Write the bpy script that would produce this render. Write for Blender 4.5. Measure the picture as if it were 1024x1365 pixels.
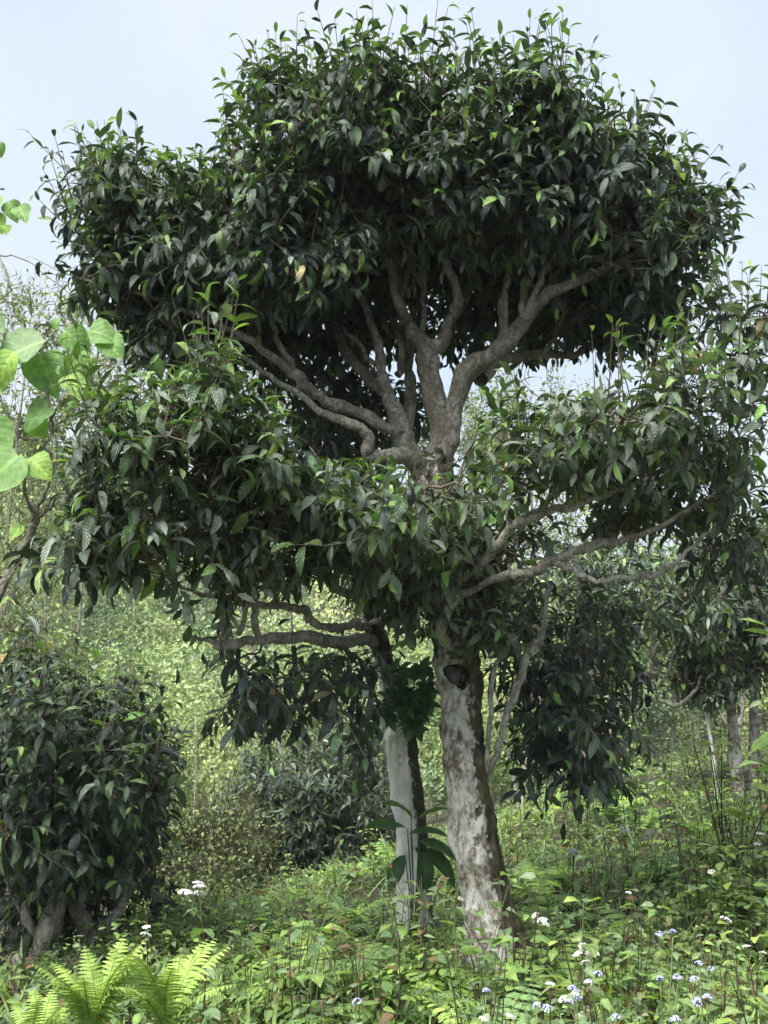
import bpy, math
import numpy as np
from mathutils import Matrix, Vector

for o in list(bpy.data.objects):
    bpy.data.objects.remove(o)
S = bpy.context.scene
COL = S.collection
R = math.radians
PI = math.pi

# ------------------------------------------------------------------ camera
F = 1400.0                       # focal length in photo pixels (1024 x 1365)
PITCH = math.atan((900 - 682.5) / F)
EYE = np.array([0.0, 0.0, 1.5])
cam_data = bpy.data.cameras.new('camera')
cam = bpy.data.objects.new('camera', cam_data)
COL.objects.link(cam)
cam.location = EYE
cam.rotation_euler = (PI / 2 + PITCH, 0, 0)
cam_data.sensor_fit = 'VERTICAL'
cam_data.sensor_height = 36.0
cam_data.lens = 36.0 * F / 1365.0
cam_data.clip_start = 0.05
cam_data.clip_end = 2000
S.camera = cam
S.render.resolution_x, S.render.resolution_y = 768, 1024

# ------------------------------------------------------------------ sky, sun, exposure
SUN_EL, SUN_AZ = R(55), R(-138)   # azimuth measured from +Y towards +X
world = bpy.data.worlds.new('World')
S.world = world
world.use_nodes = True
wn, wl = world.node_tree.nodes, world.node_tree.links
wn.clear()
w_out = wn.new('ShaderNodeOutputWorld')
w_bg = wn.new('ShaderNodeBackground')
w_bg.inputs['Strength'].default_value = 0.05
sky = wn.new('ShaderNodeTexSky')
sky.sky_type = 'NISHITA'
sky.sun_disc = False
sky.sun_elevation = SUN_EL
sky.sun_rotation = SUN_AZ
sky.air_density = 1.0
sky.dust_density = 2.0
w_tc = wn.new('ShaderNodeTexCoord')
w_no = wn.new('ShaderNodeTexNoise')
w_no.inputs['Scale'].default_value = 2.6
w_no.inputs['Detail'].default_value = 4.0
w_no.inputs['Roughness'].default_value = 0.5
w_ra = wn.new('ShaderNodeValToRGB')
w_ra.color_ramp.elements[0].position = 0.34
w_ra.color_ramp.elements[0].color = (3.75, 4.62, 5.65, 1)
w_ra.color_ramp.elements[1].position = 0.66
w_ra.color_ramp.elements[1].color = (4.95, 5.4, 5.8, 1)
w_mx = wn.new('ShaderNodeMix')
w_mx.data_type = 'RGBA'
w_mx.inputs['Factor'].default_value = 0.88
wl.new(w_tc.outputs['Generated'], w_no.inputs['Vector'])
wl.new(w_no.outputs['Fac'], w_ra.inputs['Fac'])
wl.new(sky.outputs['Color'], w_mx.inputs['A'])
wl.new(w_ra.outputs['Color'], w_mx.inputs['B'])
wl.new(w_mx.outputs['Result'], w_bg.inputs['Color'])
wl.new(w_bg.outputs['Background'], w_out.inputs['Surface'])

sun_d = bpy.data.lights.new('sun', 'SUN')
sun_d.energy = 3.0
sun_d.angle = R(42)
sun_d.color = (1.0, 0.97, 0.92)
sun = bpy.data.objects.new('sun', sun_d)
COL.objects.link(sun)
to_sun = Vector((math.sin(SUN_AZ) * math.cos(SUN_EL), math.cos(SUN_AZ) * math.cos(SUN_EL), math.sin(SUN_EL)))
sun.rotation_euler = to_sun.to_track_quat('Z', 'Y').to_euler()
sun.location = (-8, -8, 12)

S.view_settings.view_transform = 'Standard'
S.view_settings.look = 'None'
S.view_settings.exposure = 1.86
S.view_settings.gamma = 1
S.view_settings.use_curve_mapping = False
S.render.engine = 'CYCLES'
S.cycles.max_bounces = 7
S.cycles.diffuse_bounces = 4
S.cycles.glossy_bounces = 2
S.cycles.transmission_bounces = 3
S.cycles.transparent_max_bounces = 4

# ------------------------------------------------------------------ geometry helpers
rng = np.random.default_rng(11)
CP, SP = math.cos(PITCH), math.sin(PITCH)


def at(px, py, Y):
    """world point that stands at distance Y and shows at photo pixel px, py"""
    u, v = (px - 512) / F, (682.5 - py) / F
    d = np.array([u, CP - SP * v, SP + CP * v])
    return EYE + d * (Y / d[1])


def mpp(px, py, Y):
    v = (682.5 - py) / F
    return (Y / (CP - SP * v)) / F


def project(P):
    q = np.asarray(P) - EYE
    dep = q[..., 1] * CP + q[..., 2] * SP
    up = -q[..., 1] * SP + q[..., 2] * CP
    dep = np.maximum(dep, 1e-3)
    return 512 + F * q[..., 0] / dep, 682.5 - F * up / dep, dep


def unit(v):
    return v / np.maximum(np.linalg.norm(v, axis=-1, keepdims=True), 1e-9)


class Acc:
    """collects triangles and becomes one mesh"""
    def __init__(self):
        self.v, self.t, self.uv, self.c, self.n = [], [], [], [], 0

    def add(self, v, t, uv=None, c=(1, 1, 1)):
        v = np.asarray(v, float).reshape(-1, 3)
        if len(v) == 0:
            return
        self.v.append(v)
        self.t.append(np.asarray(t, int).reshape(-1, 3) + self.n)
        self.uv.append(np.zeros((len(v), 2)) if uv is None else np.asarray(uv, float))
        c = np.asarray(c, float)
        self.c.append(np.tile(c, (len(v), 1)) if c.ndim == 1 else c)
        self.n += len(v)

    def arrays(self):
        return np.vstack(self.v), np.vstack(self.t), np.vstack(self.uv), np.vstack(self.c)

    def mesh(self, name, mat, origin=(0, 0, 0)):
        v, t, uv, c = self.arrays()
        return mk_mesh(name, v - np.asarray(origin), t, uv, c, mat)


def mk_mesh(name, v, t, uv, c, mat):
    me = bpy.data.meshes.new(name)
    nv, nt = len(v), len(t)
    me.vertices.add(nv)
    me.vertices.foreach_set('co', np.ascontiguousarray(v, dtype=np.float32).ravel())
    me.loops.add(nt * 3)
    idx = np.ascontiguousarray(t, dtype=np.int32).ravel()
    me.loops.foreach_set('vertex_index', idx)
    me.polygons.add(nt)
    me.polygons.foreach_set('loop_start', np.arange(0, nt * 3, 3, dtype=np.int32))
    me.polygons.foreach_set('use_smooth', np.ones(nt, dtype=bool))
    me.update(calc_edges=True)
    ul = me.uv_layers.new(name='UVMap')
    ul.data.foreach_set('uv', np.ascontiguousarray(uv[idx], dtype=np.float32).ravel())
    at_ = me.attributes.new('col', 'FLOAT_COLOR', 'POINT')
    at_.data.foreach_set('color', np.ascontiguousarray(np.hstack([c, np.ones((nv, 1))]), dtype=np.float32).ravel())
    me.materials.append(mat)
    return me


def thing(name, label, cat, loc, group=None):
    o = bpy.data.objects.new(name, None)
    o.empty_display_size = 0.1
    COL.objects.link(o)
    o.location = loc
    o['label'], o['category'] = label, cat
    if group:
        o['group'] = group
    return o


def part(name, acc, mat, parent, kind=None):
    loc = tuple(parent.location) if parent else (0, 0, 0)
    me = acc.mesh(name, mat, loc)
    o = bpy.data.objects.new(name, me)
    COL.objects.link(o)
    o.parent = parent
    if kind:
        o['kind'] = kind
    return o


def spline(ctrl, per=6):
    c = np.asarray(ctrl, float)
    if len(c) < 3:
        s = np.linspace(0, 1, per + 1)[:, None]
        return c[0] * (1 - s) + c[1] * s
    P = np.vstack([2 * c[0] - c[1], c, 2 * c[-1] - c[-2]])
    out = []
    for i in range(1, len(P) - 2):
        p0, p1, p2, p3 = P[i - 1], P[i], P[i + 1], P[i + 2]
        for s in np.arange(per) / per:
            out.append(0.5 * ((2 * p1) + (p2 - p0) * s + (2 * p0 - 5 * p1 + 4 * p2 - p3) * s ** 2 + (3 * p1 - p0 - 3 * p2 + p3) * s ** 3))
    out.append(P[-2])
    return np.array(out)


def tube(p, r, sides, lump=0.0, ph=0.0):
    p = np.asarray(p, float)
    n = len(p)
    r = np.broadcast_to(np.asarray(r, float), (n,))
    tg = unit(np.gradient(p, axis=0))
    a = np.array([0.0, -1.0, 0.0]) if abs(tg[0][1]) < 0.8 else np.array([1.0, 0, 0])
    e1 = np.zeros((n, 3))
    for i in range(n):
        a = a - tg[i] * (a @ tg[i])
        a = a / (np.linalg.norm(a) + 1e-9)
        e1[i] = a
    e2 = np.cross(tg, e1)
    th = np.arange(sides) / sides * 2 * PI
    s = np.arange(n)[:, None]
    rr = r[:, None] * np.ones((1, sides))
    if lump:
        dist = np.concatenate([[0], np.cumsum(np.linalg.norm(np.diff(p, axis=0), axis=1))])[:, None]
        k = dist / max(r.max(), 1e-4)
        rr = rr * (1 + lump * (0.5 * np.sin(2 * th[None] + k * 0.55 + ph) + 0.35 * np.sin(3 * th[None] - k * 0.9 + 2 * ph)
                               + 0.3 * np.sin(5 * th[None] + k * 1.7 + 3 * ph) + 0.30 * np.sin(k * 0.83 + ph) + 0.22 * np.sin(k * 1.9 + 3.1 * ph + th[None]) + 0.25 * np.sin(7 * th[None] - k * 2.6 + ph)))
    v = p[:, None] + rr[..., None] * (np.cos(th)[None, :, None] * e1[:, None] + np.sin(th)[None, :, None] * e2[:, None])
    v = v.reshape(-1, 3)
    i = np.arange(n - 1)[:, None] * sides
    j = np.arange(sides)[None]
    j2 = (j + 1) % sides
    q = np.stack([i + j, i + j2, i + sides + j2, i + sides + j], -1).reshape(-1, 4)
    t = np.vstack([q[:, [0, 1, 2]], q[:, [0, 2, 3]]])
    # tip cap
    v = np.vstack([v, p[-1] + tg[-1] * r[-1] * 0.6])
    k = (n - 1) * sides
    cap = np.stack([k + np.arange(sides), k + (np.arange(sides) + 1) % sides, np.full(sides, n * sides)], -1)
    t = np.vstack([t, cap])
    uv = np.zeros((len(v), 2))
    return v, t, uv


# ------------------------------------------------------------------ materials
def new_mat(name):
    m = bpy.data.materials.new(name)
    m.use_nodes = True
    n = m.node_tree.nodes
    n.clear()
    return m, n, m.node_tree.links


def math_node(n, l, op, a, b=None, c=None):
    x = n.new('ShaderNodeMath')
    x.operation = op
    for i, s in enumerate((a, b, c)):
        if s is None:
            continue
        if isinstance(s, (int, float)):
            x.inputs[i].default_value = s
        else:
            l.new(s, x.inputs[i])
    return x.outputs[0]


def leaf_material(name, rough=0.38, trans=0.22, veins=9.0, bump=0.5, back=(1.5, 1.45, 1.35), spec=0.5, rib=0.5, tgain=(2.2, 2.6, 1.0)):
    m, n, l = new_mat(name)
    out = n.new('ShaderNodeOutputMaterial')
    pr = n.new('ShaderNodeBsdfPrincipled')
    tr = n.new('ShaderNodeBsdfTranslucent')
    mix = n.new('ShaderNodeMixShader')
    mix.inputs[0].default_value = trans
    at_ = n.new('ShaderNodeAttribute')
    at_.attribute_name = 'col'
    geo = n.new('ShaderNodeNewGeometry')
    tc = n.new('ShaderNodeTexCoord')
    nz = n.new('ShaderNodeTexNoise')
    nz.inputs['Scale'].default_value = 35
    nz.inputs['Detail'].default_value = 3
    l.new(geo.outputs['Position'], nz.inputs['Vector'])
    # blotches of paler and darker tissue
    mr = n.new('ShaderNodeMapRange')
    mr.inputs['From Min'].default_value = 0.3
    mr.inputs['From Max'].default_value = 0.7
    mr.inputs['To Min'].default_value = 0.72
    mr.inputs['To Max'].default_value = 1.3
    l.new(nz.outputs['Fac'], mr.inputs['Value'])
    vm = n.new('ShaderNodeVectorMath')
    vm.operation = 'SCALE'
    l.new(at_.outputs['Color'], vm.inputs[0])
    l.new(mr.outputs['Result'], vm.inputs['Scale'])
    bk = n.new('ShaderNodeVectorMath')
    bk.operation = 'MULTIPLY'
    l.new(vm.outputs[0], bk.inputs[0])
    bk.inputs[1].default_value = back
    mb = n.new('ShaderNodeMix')
    mb.data_type = 'RGBA'
    l.new(geo.outputs['Backfacing'], mb.inputs['Factor'])
    l.new(vm.outputs[0], mb.inputs['A'])
    l.new(bk.outputs[0], mb.inputs['B'])
    # midrib
    sx = n.new('ShaderNodeSeparateXYZ')
    l.new(tc.outputs['UV'], sx.inputs[0])
    au = math_node(n, l, 'ABSOLUTE', math_node(n, l, 'SUBTRACT', sx.outputs[0], 0.5))
    ribm = n.new('ShaderNodeMapRange')
    ribm.inputs['From Min'].default_value = 0.015
    ribm.inputs['From Max'].default_value = 0.06
    ribm.inputs['To Min'].default_value = rib
    ribm.inputs['To Max'].default_value = 0.0
    l.new(au, ribm.inputs['Value'])
    lt = n.new('ShaderNodeVectorMath')
    lt.operation = 'MULTIPLY_ADD'
    l.new(mb.outputs['Result'], lt.inputs[0])
    lt.inputs[1].default_value = (1.9, 1.8, 1.6)
    lt.inputs[2].default_value = (0.03, 0.04, 0.015)
    mr2 = n.new('ShaderNodeMix')
    mr2.data_type = 'RGBA'
    l.new(ribm.outputs['Result'], mr2.inputs['Factor'])
    l.new(mb.outputs['Result'], mr2.inputs['A'])
    l.new(lt.outputs[0], mr2.inputs['B'])
    l.new(mr2.outputs['Result'], pr.inputs['Base Color'])
    pr.inputs['Roughness'].default_value = rough
    pr.inputs['Specular IOR Level'].default_value = spec
    # side veins: quilted blade between them
    ph = math_node(n, l, 'SUBTRACT', math_node(n, l, 'MULTIPLY', sx.outputs[1], veins), math_node(n, l, 'MULTIPLY', au, 4.0))
    wv = math_node(n, l, 'ABSOLUTE', math_node(n, l, 'SINE', math_node(n, l, 'MULTIPLY', ph, PI)))
    hb = math_node(n, l, 'ADD', math_node(n, l, 'POWER', wv, 0.6), math_node(n, l, 'MULTIPLY', nz.outputs['Fac'], 0.8))
    bp = n.new('ShaderNodeBump')
    bp.inputs['Strength'].default_value = bump
    bp.inputs['Distance'].default_value = 0.007
    l.new(hb, bp.inputs['Height'])
    vt = n.new('ShaderNodeMapRange')
    vt.inputs['From Max'].default_value = 0.35
    vt.inputs['To Min'].default_value = 1.0 + 0.16 * bump
    vt.inputs['To Max'].default_value = 1.0
    l.new(wv, vt.inputs['Value'])
    vs = n.new('ShaderNodeVectorMath')
    vs.operation = 'SCALE'
    l.new(mr2.outputs['Result'], vs.inputs[0])
    l.new(vt.outputs['Result'], vs.inputs['Scale'])
    l.new(vs.outputs[0], pr.inputs['Base Color'])
    l.new(bp.outputs[0], pr.inputs['Normal'])
    rr = n.new('ShaderNodeMapRange')
    rr.inputs['To Min'].default_value = rough - 0.1
    rr.inputs['To Max'].default_value = rough + 0.16
    l.new(nz.outputs['Fac'], rr.inputs['Value'])
    l.new(rr.outputs['Result'], pr.inputs['Roughness'])
    tm = n.new('ShaderNodeVectorMath')
    tm.operation = 'MULTIPLY'
    l.new(vm.outputs[0], tm.inputs[0])
    tm.inputs[1].default_value = tgain
    l.new(tm.outputs[0], tr.inputs['Color'])
    l.new(pr.outputs[0], mix.inputs[1])
    l.new(tr.outputs[0], mix.inputs[2])
    l.new(mix.outputs[0], out.inputs['Surface'])
    return m


def ramp(n, stops, interp='LINEAR'):
    r = n.new('ShaderNodeValToRGB')
    cr = r.color_ramp
    cr.interpolation = interp
    while len(cr.elements) < len(stops):
        cr.elements.new(0.5)
    for e, (p, c) in zip(cr.elements, stops):
        e.position = p
        e.color = (*c, 1)
    return r


def bark_material(name, base, dark, lichen, amount, moss=(0.062, 0.052, 0.033), moss_side=None, scale=9.0, green=0.0):
    """brown bark, pale crustose lichen in islands, dark moss on one side; noise in object space"""
    m, n, l = new_mat(name)
    out = n.new('ShaderNodeOutputMaterial')
    pr = n.new('ShaderNodeBsdfPrincipled')
    pr.inputs['Roughness'].default_value = 0.85
    pr.inputs['Specular IOR Level'].default_value = 0.2
    tc = n.new('ShaderNodeTexCoord')
    mp = n.new('ShaderNodeMapping')
    mp.inputs['Scale'].default_value = (1, 1, 0.6)
    l.new(tc.outputs['Object'], mp.inputs['Vector'])
    n1 = n.new('ShaderNodeTexNoise')
    n1.inputs['Scale'].default_value = scale * 3.2
    n1.inputs['Detail'].default_value = 8
    n1.inputs['Roughness'].default_value = 0.65
    l.new(mp.outputs[0], n1.inputs['Vector'])
    rb = ramp(n, [(0.3, dark), (0.68, base)])
    l.new(n1.outputs['Fac'], rb.inputs['Fac'])
    n2 = n.new('ShaderNodeTexNoise')
    n2.inputs['Scale'].default_value = scale
    n2.inputs['Detail'].default_value = 9
    n2.inputs['Roughness'].default_value = 0.68
    n2.inputs['Distortion'].default_value = 0.4
    l.new(mp.outputs[0], n2.inputs['Vector'])
    a = 0.62 - 0.3 * amount
    n5 = n.new('ShaderNodeTexNoise')
    n5.inputs['Scale'].default_value = scale * 5
    n5.inputs['Detail'].default_value = 6
    n5.inputs['Roughness'].default_value = 0.7
    l.new(mp.outputs[0], n5.inputs['Vector'])
    lf = math_node(n, l, 'ADD', math_node(n, l, 'MULTIPLY', n2.outputs['Fac'], 0.5), math_node(n, l, 'MULTIPLY', n5.outputs['Fac'], 0.5))
    rl = ramp(n, [(a - 0.035, (0, 0, 0)), (a + 0.06, (1, 1, 1))])
    l.new(lf, rl.inputs['Fac'])
    lc = n.new('ShaderNodeMix')
    lc.data_type = 'RGBA'
    lc.inputs['A'].default_value = (*[x * 0.62 for x in lichen], 1)
    lc.inputs['B'].default_value = (*lichen, 1)
    l.new(n1.outputs['Fac'], lc.inputs['Factor'])
    mx = n.new('ShaderNodeMix')
    mx.data_type = 'RGBA'
    l.new(rl.outputs['Color'], mx.inputs['Factor'])
    l.new(rb.outputs['Color'], mx.inputs['A'])
    l.new(lc.outputs['Result'], mx.inputs['B'])
    res = mx.outputs['Result']
    hsum = math_node(n, l, 'ADD', math_node(n, l, 'MULTIPLY', n1.outputs['Fac'], 0.7), math_node(n, l, 'MULTIPLY', rl.outputs['Color'], 0.25))
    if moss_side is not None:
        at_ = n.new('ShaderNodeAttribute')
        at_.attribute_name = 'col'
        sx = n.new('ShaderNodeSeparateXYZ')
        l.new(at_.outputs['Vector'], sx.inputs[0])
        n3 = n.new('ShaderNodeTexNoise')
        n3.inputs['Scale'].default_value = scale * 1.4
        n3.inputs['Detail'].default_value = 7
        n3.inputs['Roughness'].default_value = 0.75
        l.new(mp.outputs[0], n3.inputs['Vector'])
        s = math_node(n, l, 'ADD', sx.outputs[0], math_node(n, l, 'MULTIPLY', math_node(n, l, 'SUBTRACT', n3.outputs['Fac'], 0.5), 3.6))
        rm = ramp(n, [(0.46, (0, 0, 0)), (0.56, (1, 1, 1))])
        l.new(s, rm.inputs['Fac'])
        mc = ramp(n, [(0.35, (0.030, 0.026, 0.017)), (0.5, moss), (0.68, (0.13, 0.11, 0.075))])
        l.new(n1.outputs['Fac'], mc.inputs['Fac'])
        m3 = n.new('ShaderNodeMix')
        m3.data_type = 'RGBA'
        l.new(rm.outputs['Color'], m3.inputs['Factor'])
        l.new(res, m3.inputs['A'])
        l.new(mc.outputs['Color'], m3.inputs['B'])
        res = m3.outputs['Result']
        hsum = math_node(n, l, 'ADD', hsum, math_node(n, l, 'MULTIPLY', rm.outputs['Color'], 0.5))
    if green:
        n4 = n.new('ShaderNodeTexNoise')
        n4.inputs['Scale'].default_value = 4
        n4.inputs['Detail'].default_value = 4
        l.new(tc.outputs['Object'], n4.inputs['Vector'])
        rg = ramp(n, [(0.52, (0, 0, 0)), (0.68, (green, green, green))])
        l.new(n4.outputs['Fac'], rg.inputs['Fac'])
        m4 = n.new('ShaderNodeMix')
        m4.data_type = 'RGBA'
        l.new(rg.outputs['Color'], m4.inputs['Factor'])
        l.new(res, m4.inputs['A'])
        m4.inputs['B'].default_value = (0.11, 0.12, 0.03, 1)
        res = m4.outputs['Result']
    l.new(res, pr.inputs['Base Color'])
    bp = n.new('ShaderNodeBump')
    bp.inputs['Strength'].default_value = 0.9
    bp.inputs['Distance'].default_value = 0.022
    l.new(hsum, bp.inputs['Height'])
    l.new(bp.outputs[0], pr.inputs['Normal'])
    l.new(pr.outputs[0], out.inputs['Surface'])
    return m


def plain_material(name, rough=0.7, spec=0.3):
    m, n, l = new_mat(name)
    out = n.new('ShaderNodeOutputMaterial')
    pr = n.new('ShaderNodeBsdfPrincipled')
    pr.inputs['Roughness'].default_value = rough
    pr.inputs['Specular IOR Level'].default_value = spec
    at_ = n.new('ShaderNodeAttribute')
    at_.attribute_name = 'col'
    geo = n.new('ShaderNodeNewGeometry')
    nz = n.new('ShaderNodeTexNoise')
    nz.inputs['Scale'].default_value = 60
    l.new(geo.outputs['Position'], nz.inputs['Vector'])
    mr = n.new('ShaderNodeMapRange')
    mr.inputs['To Min'].default_value = 0.6
    mr.inputs['To Max'].default_value = 1.4
    l.new(nz.outputs['Fac'], mr.inputs['Value'])
    vm = n.new('ShaderNodeVectorMath')
    vm.operation = 'SCALE'
    l.new(at_.outputs['Color'], vm.inputs[0])
    l.new(mr.outputs['Result'], vm.inputs['Scale'])
    l.new(vm.outputs[0], pr.inputs['Base Color'])
    l.new(pr.outputs[0], out.inputs['Surface'])
    return m


M_TEA = leaf_material('tea_leaf', rough=0.33, trans=0.12, veins=9, bump=0.62, spec=0.6)
M_SOFT = leaf_material('soft_leaf', rough=0.55, trans=0.3, veins=6, bump=0.45, spec=0.35, tgain=(1.6, 1.8, 0.8))
M_BROAD = leaf_material('broad_leaf', rough=0.55, trans=0.34, veins=6, bump=0.2, spec=0.3, rib=0.6, tgain=(1.6, 1.8, 0.7))
M_FERN = leaf_material('fern_frond', rough=0.6, trans=0.3, veins=14, bump=0.3, spec=0.3, rib=0.3, tgain=(1.4, 1.5, 0.7))
M_FAR = leaf_material('far_leaf', rough=0.6, trans=0.18, veins=3, bump=0.0, spec=0.3, rib=0.0, tgain=(1.4, 1.5, 0.9))
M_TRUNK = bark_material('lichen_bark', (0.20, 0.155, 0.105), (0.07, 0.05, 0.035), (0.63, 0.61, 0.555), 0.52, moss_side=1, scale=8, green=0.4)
M_TRUNK2 = bark_material('white_bark', (0.3, 0.25, 0.19), (0.10, 0.075, 0.05), (0.80, 0.80, 0.77), 0.80, moss_side=1, scale=8)
M_LIMB = bark_material('limb_bark', (0.25, 0.222, 0.175), (0.10, 0.083, 0.064), (0.46, 0.44, 0.385), 0.46, scale=14, green=0.15)
M_PALE = bark_material('pale_bark', (0.31, 0.28, 0.23), (0.12, 0.10, 0.08), (0.56, 0.535, 0.47), 0.54, scale=17, green=0.2)
M_TWIG = plain_material('twig_bark', 0.8, 0.2)
M_PETAL = plain_material('petal', 0.7, 0.2)


# ------------------------------------------------------------------ leaves
def leaf_template(W, st, droop=0.5, fold=0.25, twist=0.0, belly=0.42, wave=0.0, ph=0.0, acum=1.0):
    """a blade along +Y from 0 to length 1, face up +Z"""
    st = np.asarray(st)
    t = np.concatenate([[0], st, [1]])
    k = math.log(0.5) / math.log(belly)
    w = W * np.sin(PI * t ** k) ** 0.85
    w = w * np.where(t > 0.8, 1 - acum * 0.35 * (t - 0.8) / 0.2, 1)
    th = droop * (t - 0.25)
    dt = np.diff(t, prepend=0)
    y = np.cumsum(np.cos(th) * dt)
    z = np.cumsum(-np.sin(th) * dt)
    nrm = np.stack([np.zeros_like(t), np.sin(th), np.cos(th)], -1)
    c = np.stack([0.02 * np.sin(3 * t + ph), y, z], -1)
    V, U = [c[0]], [(0.5, 0.0)]
    for i in range(1, len(t) - 1):
        tw = twist * (t[i] - 0.3)
        for s in (-1, 0, 1):
            x = s * w[i] * math.cos(fold + s * tw)
            h = abs(s) * w[i] * math.sin(fold + s * tw) + (wave * math.sin(ph + 7 * t[i] + s) * abs(s) * w[i])
            V.append(c[i] + np.array([x, 0, 0]) + nrm[i] * h)
            U.append((0.5 + 0.5 * s, t[i]))
    V.append(c[-1])
    U.append((0.5, 1.0))
    T = []
    m = len(st)
    L = lambda i, s: 1 + 3 * i + s
    T += [(0, L(0, 1), L(0, 0)), (0, L(0, 2), L(0, 1))]
    for i in range(m - 1):
        for s in (0, 1):
            a, b, cc, d = L(i, s), L(i, s + 1), L(i + 1, s + 1), L(i + 1, s)
            T += [(a, b, cc), (a, cc, d)]
    e = len(V) - 1
    T += [(L(m - 1, 0), L(m - 1, 1), e), (L(m - 1, 1), L(m - 1, 2), e)]
    return np.array(V), np.array(T), np.array(U)


class LeafKind:
    def __init__(self, mat, templates):
        self.mat = mat
        self.V = np.stack([a[0] for a in templates])
        self.T = templates[0][1]
        self.U = templates[0][2]
        self.cache = {}

    def mesh(self, variant, col):
        key = (variant, tuple(np.round(col, 4)))
        if key not in self.cache:
            c = np.tile(np.asarray(col), (len(self.U), 1))
            self.cache[key] = mk_mesh('leaf', self.V[variant], self.T, self.U, c, self.mat)
        return self.cache[key]


ST5 = [0.16, 0.42, 0.68, 0.87]
TEA = LeafKind(M_TEA, [leaf_template(0.172, ST5, d, f, tw, 0.45, wv, p) for d, f, tw, wv, p in
                       [(0.9, 0.3, 0.1, 0.1, 0), (1.4, 0.24, -0.25, 0.12, 1), (0.6, 0.42, 0.2, 0.08, 2), (1.9, 0.2, 0.3, 0.14, 3), (1.1, 0.05, -0.1, 0.1, 4), (1.5, 0.5, 0.0, 0.1, 5)]])
TEA_LOW = LeafKind(M_TEA, [leaf_template(0.17, [0.3, 0.68], d, f, 0.1, 0.45) for d, f in [(0.5, 0.3), (0.9, 0.2), (0.2, 0.4), (1.2, 0.2)]])
WEED = LeafKind(M_SOFT, [leaf_template(0.30, [0.22, 0.6], d, f, 0.1, 0.36, 0.1, p) for d, f, p in [(0.4, 0.15, 0), (0.8, 0.25, 1), (0.1, 0.3, 2), (1.0, 0.1, 3)]])
SMALL = LeafKind(M_FAR, [leaf_template(0.24, [0.45], d, f, 0.1, 0.45) for d, f in [(0.3, 0.3), (0.8, 0.2), (-0.2, 0.4)]])
def diamond(d, f):
    v = np.array([[0, 0, 0], [0.3, 0.5, f], [0, 1, -d], [-0.3, 0.5, f]])
    return v, np.array([[0, 1, 2], [0, 2, 3]]), np.array([[0.5, 0], [1, 0.5], [0.5, 1], [0, 0.5]])


TINY = LeafKind(M_FAR, [diamond(0.1, 0.08), diamond(0.3, 0.02), diamond(-0.05, 0.12)])
BLADE = LeafKind(M_SOFT, [leaf_template(0.035, [0.2, 0.6], d, 0.4, 0.1, 0.35) for d in (0.6, 1.2, 1.7)])
BROAD = LeafKind(M_BROAD, [leaf_template(0.44, [0.05, 0.18, 0.36, 0.56, 0.76, 0.9], d, f, 0.1, 0.30, 0.16, p) for d, f, p in [(0.7, 0.2, 0), (1.1, 0.12, 1.5), (0.3, 0.3, 3)]])
GINGER = LeafKind(M_BROAD, [leaf_template(0.23, [0.08, 0.25, 0.45, 0.65, 0.85], d, 0.35, 0.2, 0.45, 0.12, p) for d, p in [(0.9, 0), (1.4, 1), (0.5, 2)]])

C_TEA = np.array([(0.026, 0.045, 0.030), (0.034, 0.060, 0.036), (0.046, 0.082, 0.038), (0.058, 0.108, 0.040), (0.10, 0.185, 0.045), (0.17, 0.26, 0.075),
                  (0.095, 0.124, 0.092), (0.15, 0.182, 0.145), (0.24, 0.19, 0.09), (0.028, 0.042, 0.040)])  # the two greys stand for dust and painted sky sheen
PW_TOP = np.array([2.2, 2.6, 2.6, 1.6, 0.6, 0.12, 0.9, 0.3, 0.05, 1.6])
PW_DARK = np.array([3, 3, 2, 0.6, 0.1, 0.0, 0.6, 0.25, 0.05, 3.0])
PW_DUST_SHEEN = np.array([0.3, 0.7, 1.5, 1.7, 0.9, 0.3, 3.0, 2.6, 0.16, 0.2])  # mostly greys: dust plus the sky's sheen put into leaf colour
PW_FRESH = np.array([0.3, 0.8, 1.8, 2.5, 2.1, 0.9, 1.6, 1.2, 0.10, 0.2])


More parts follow.
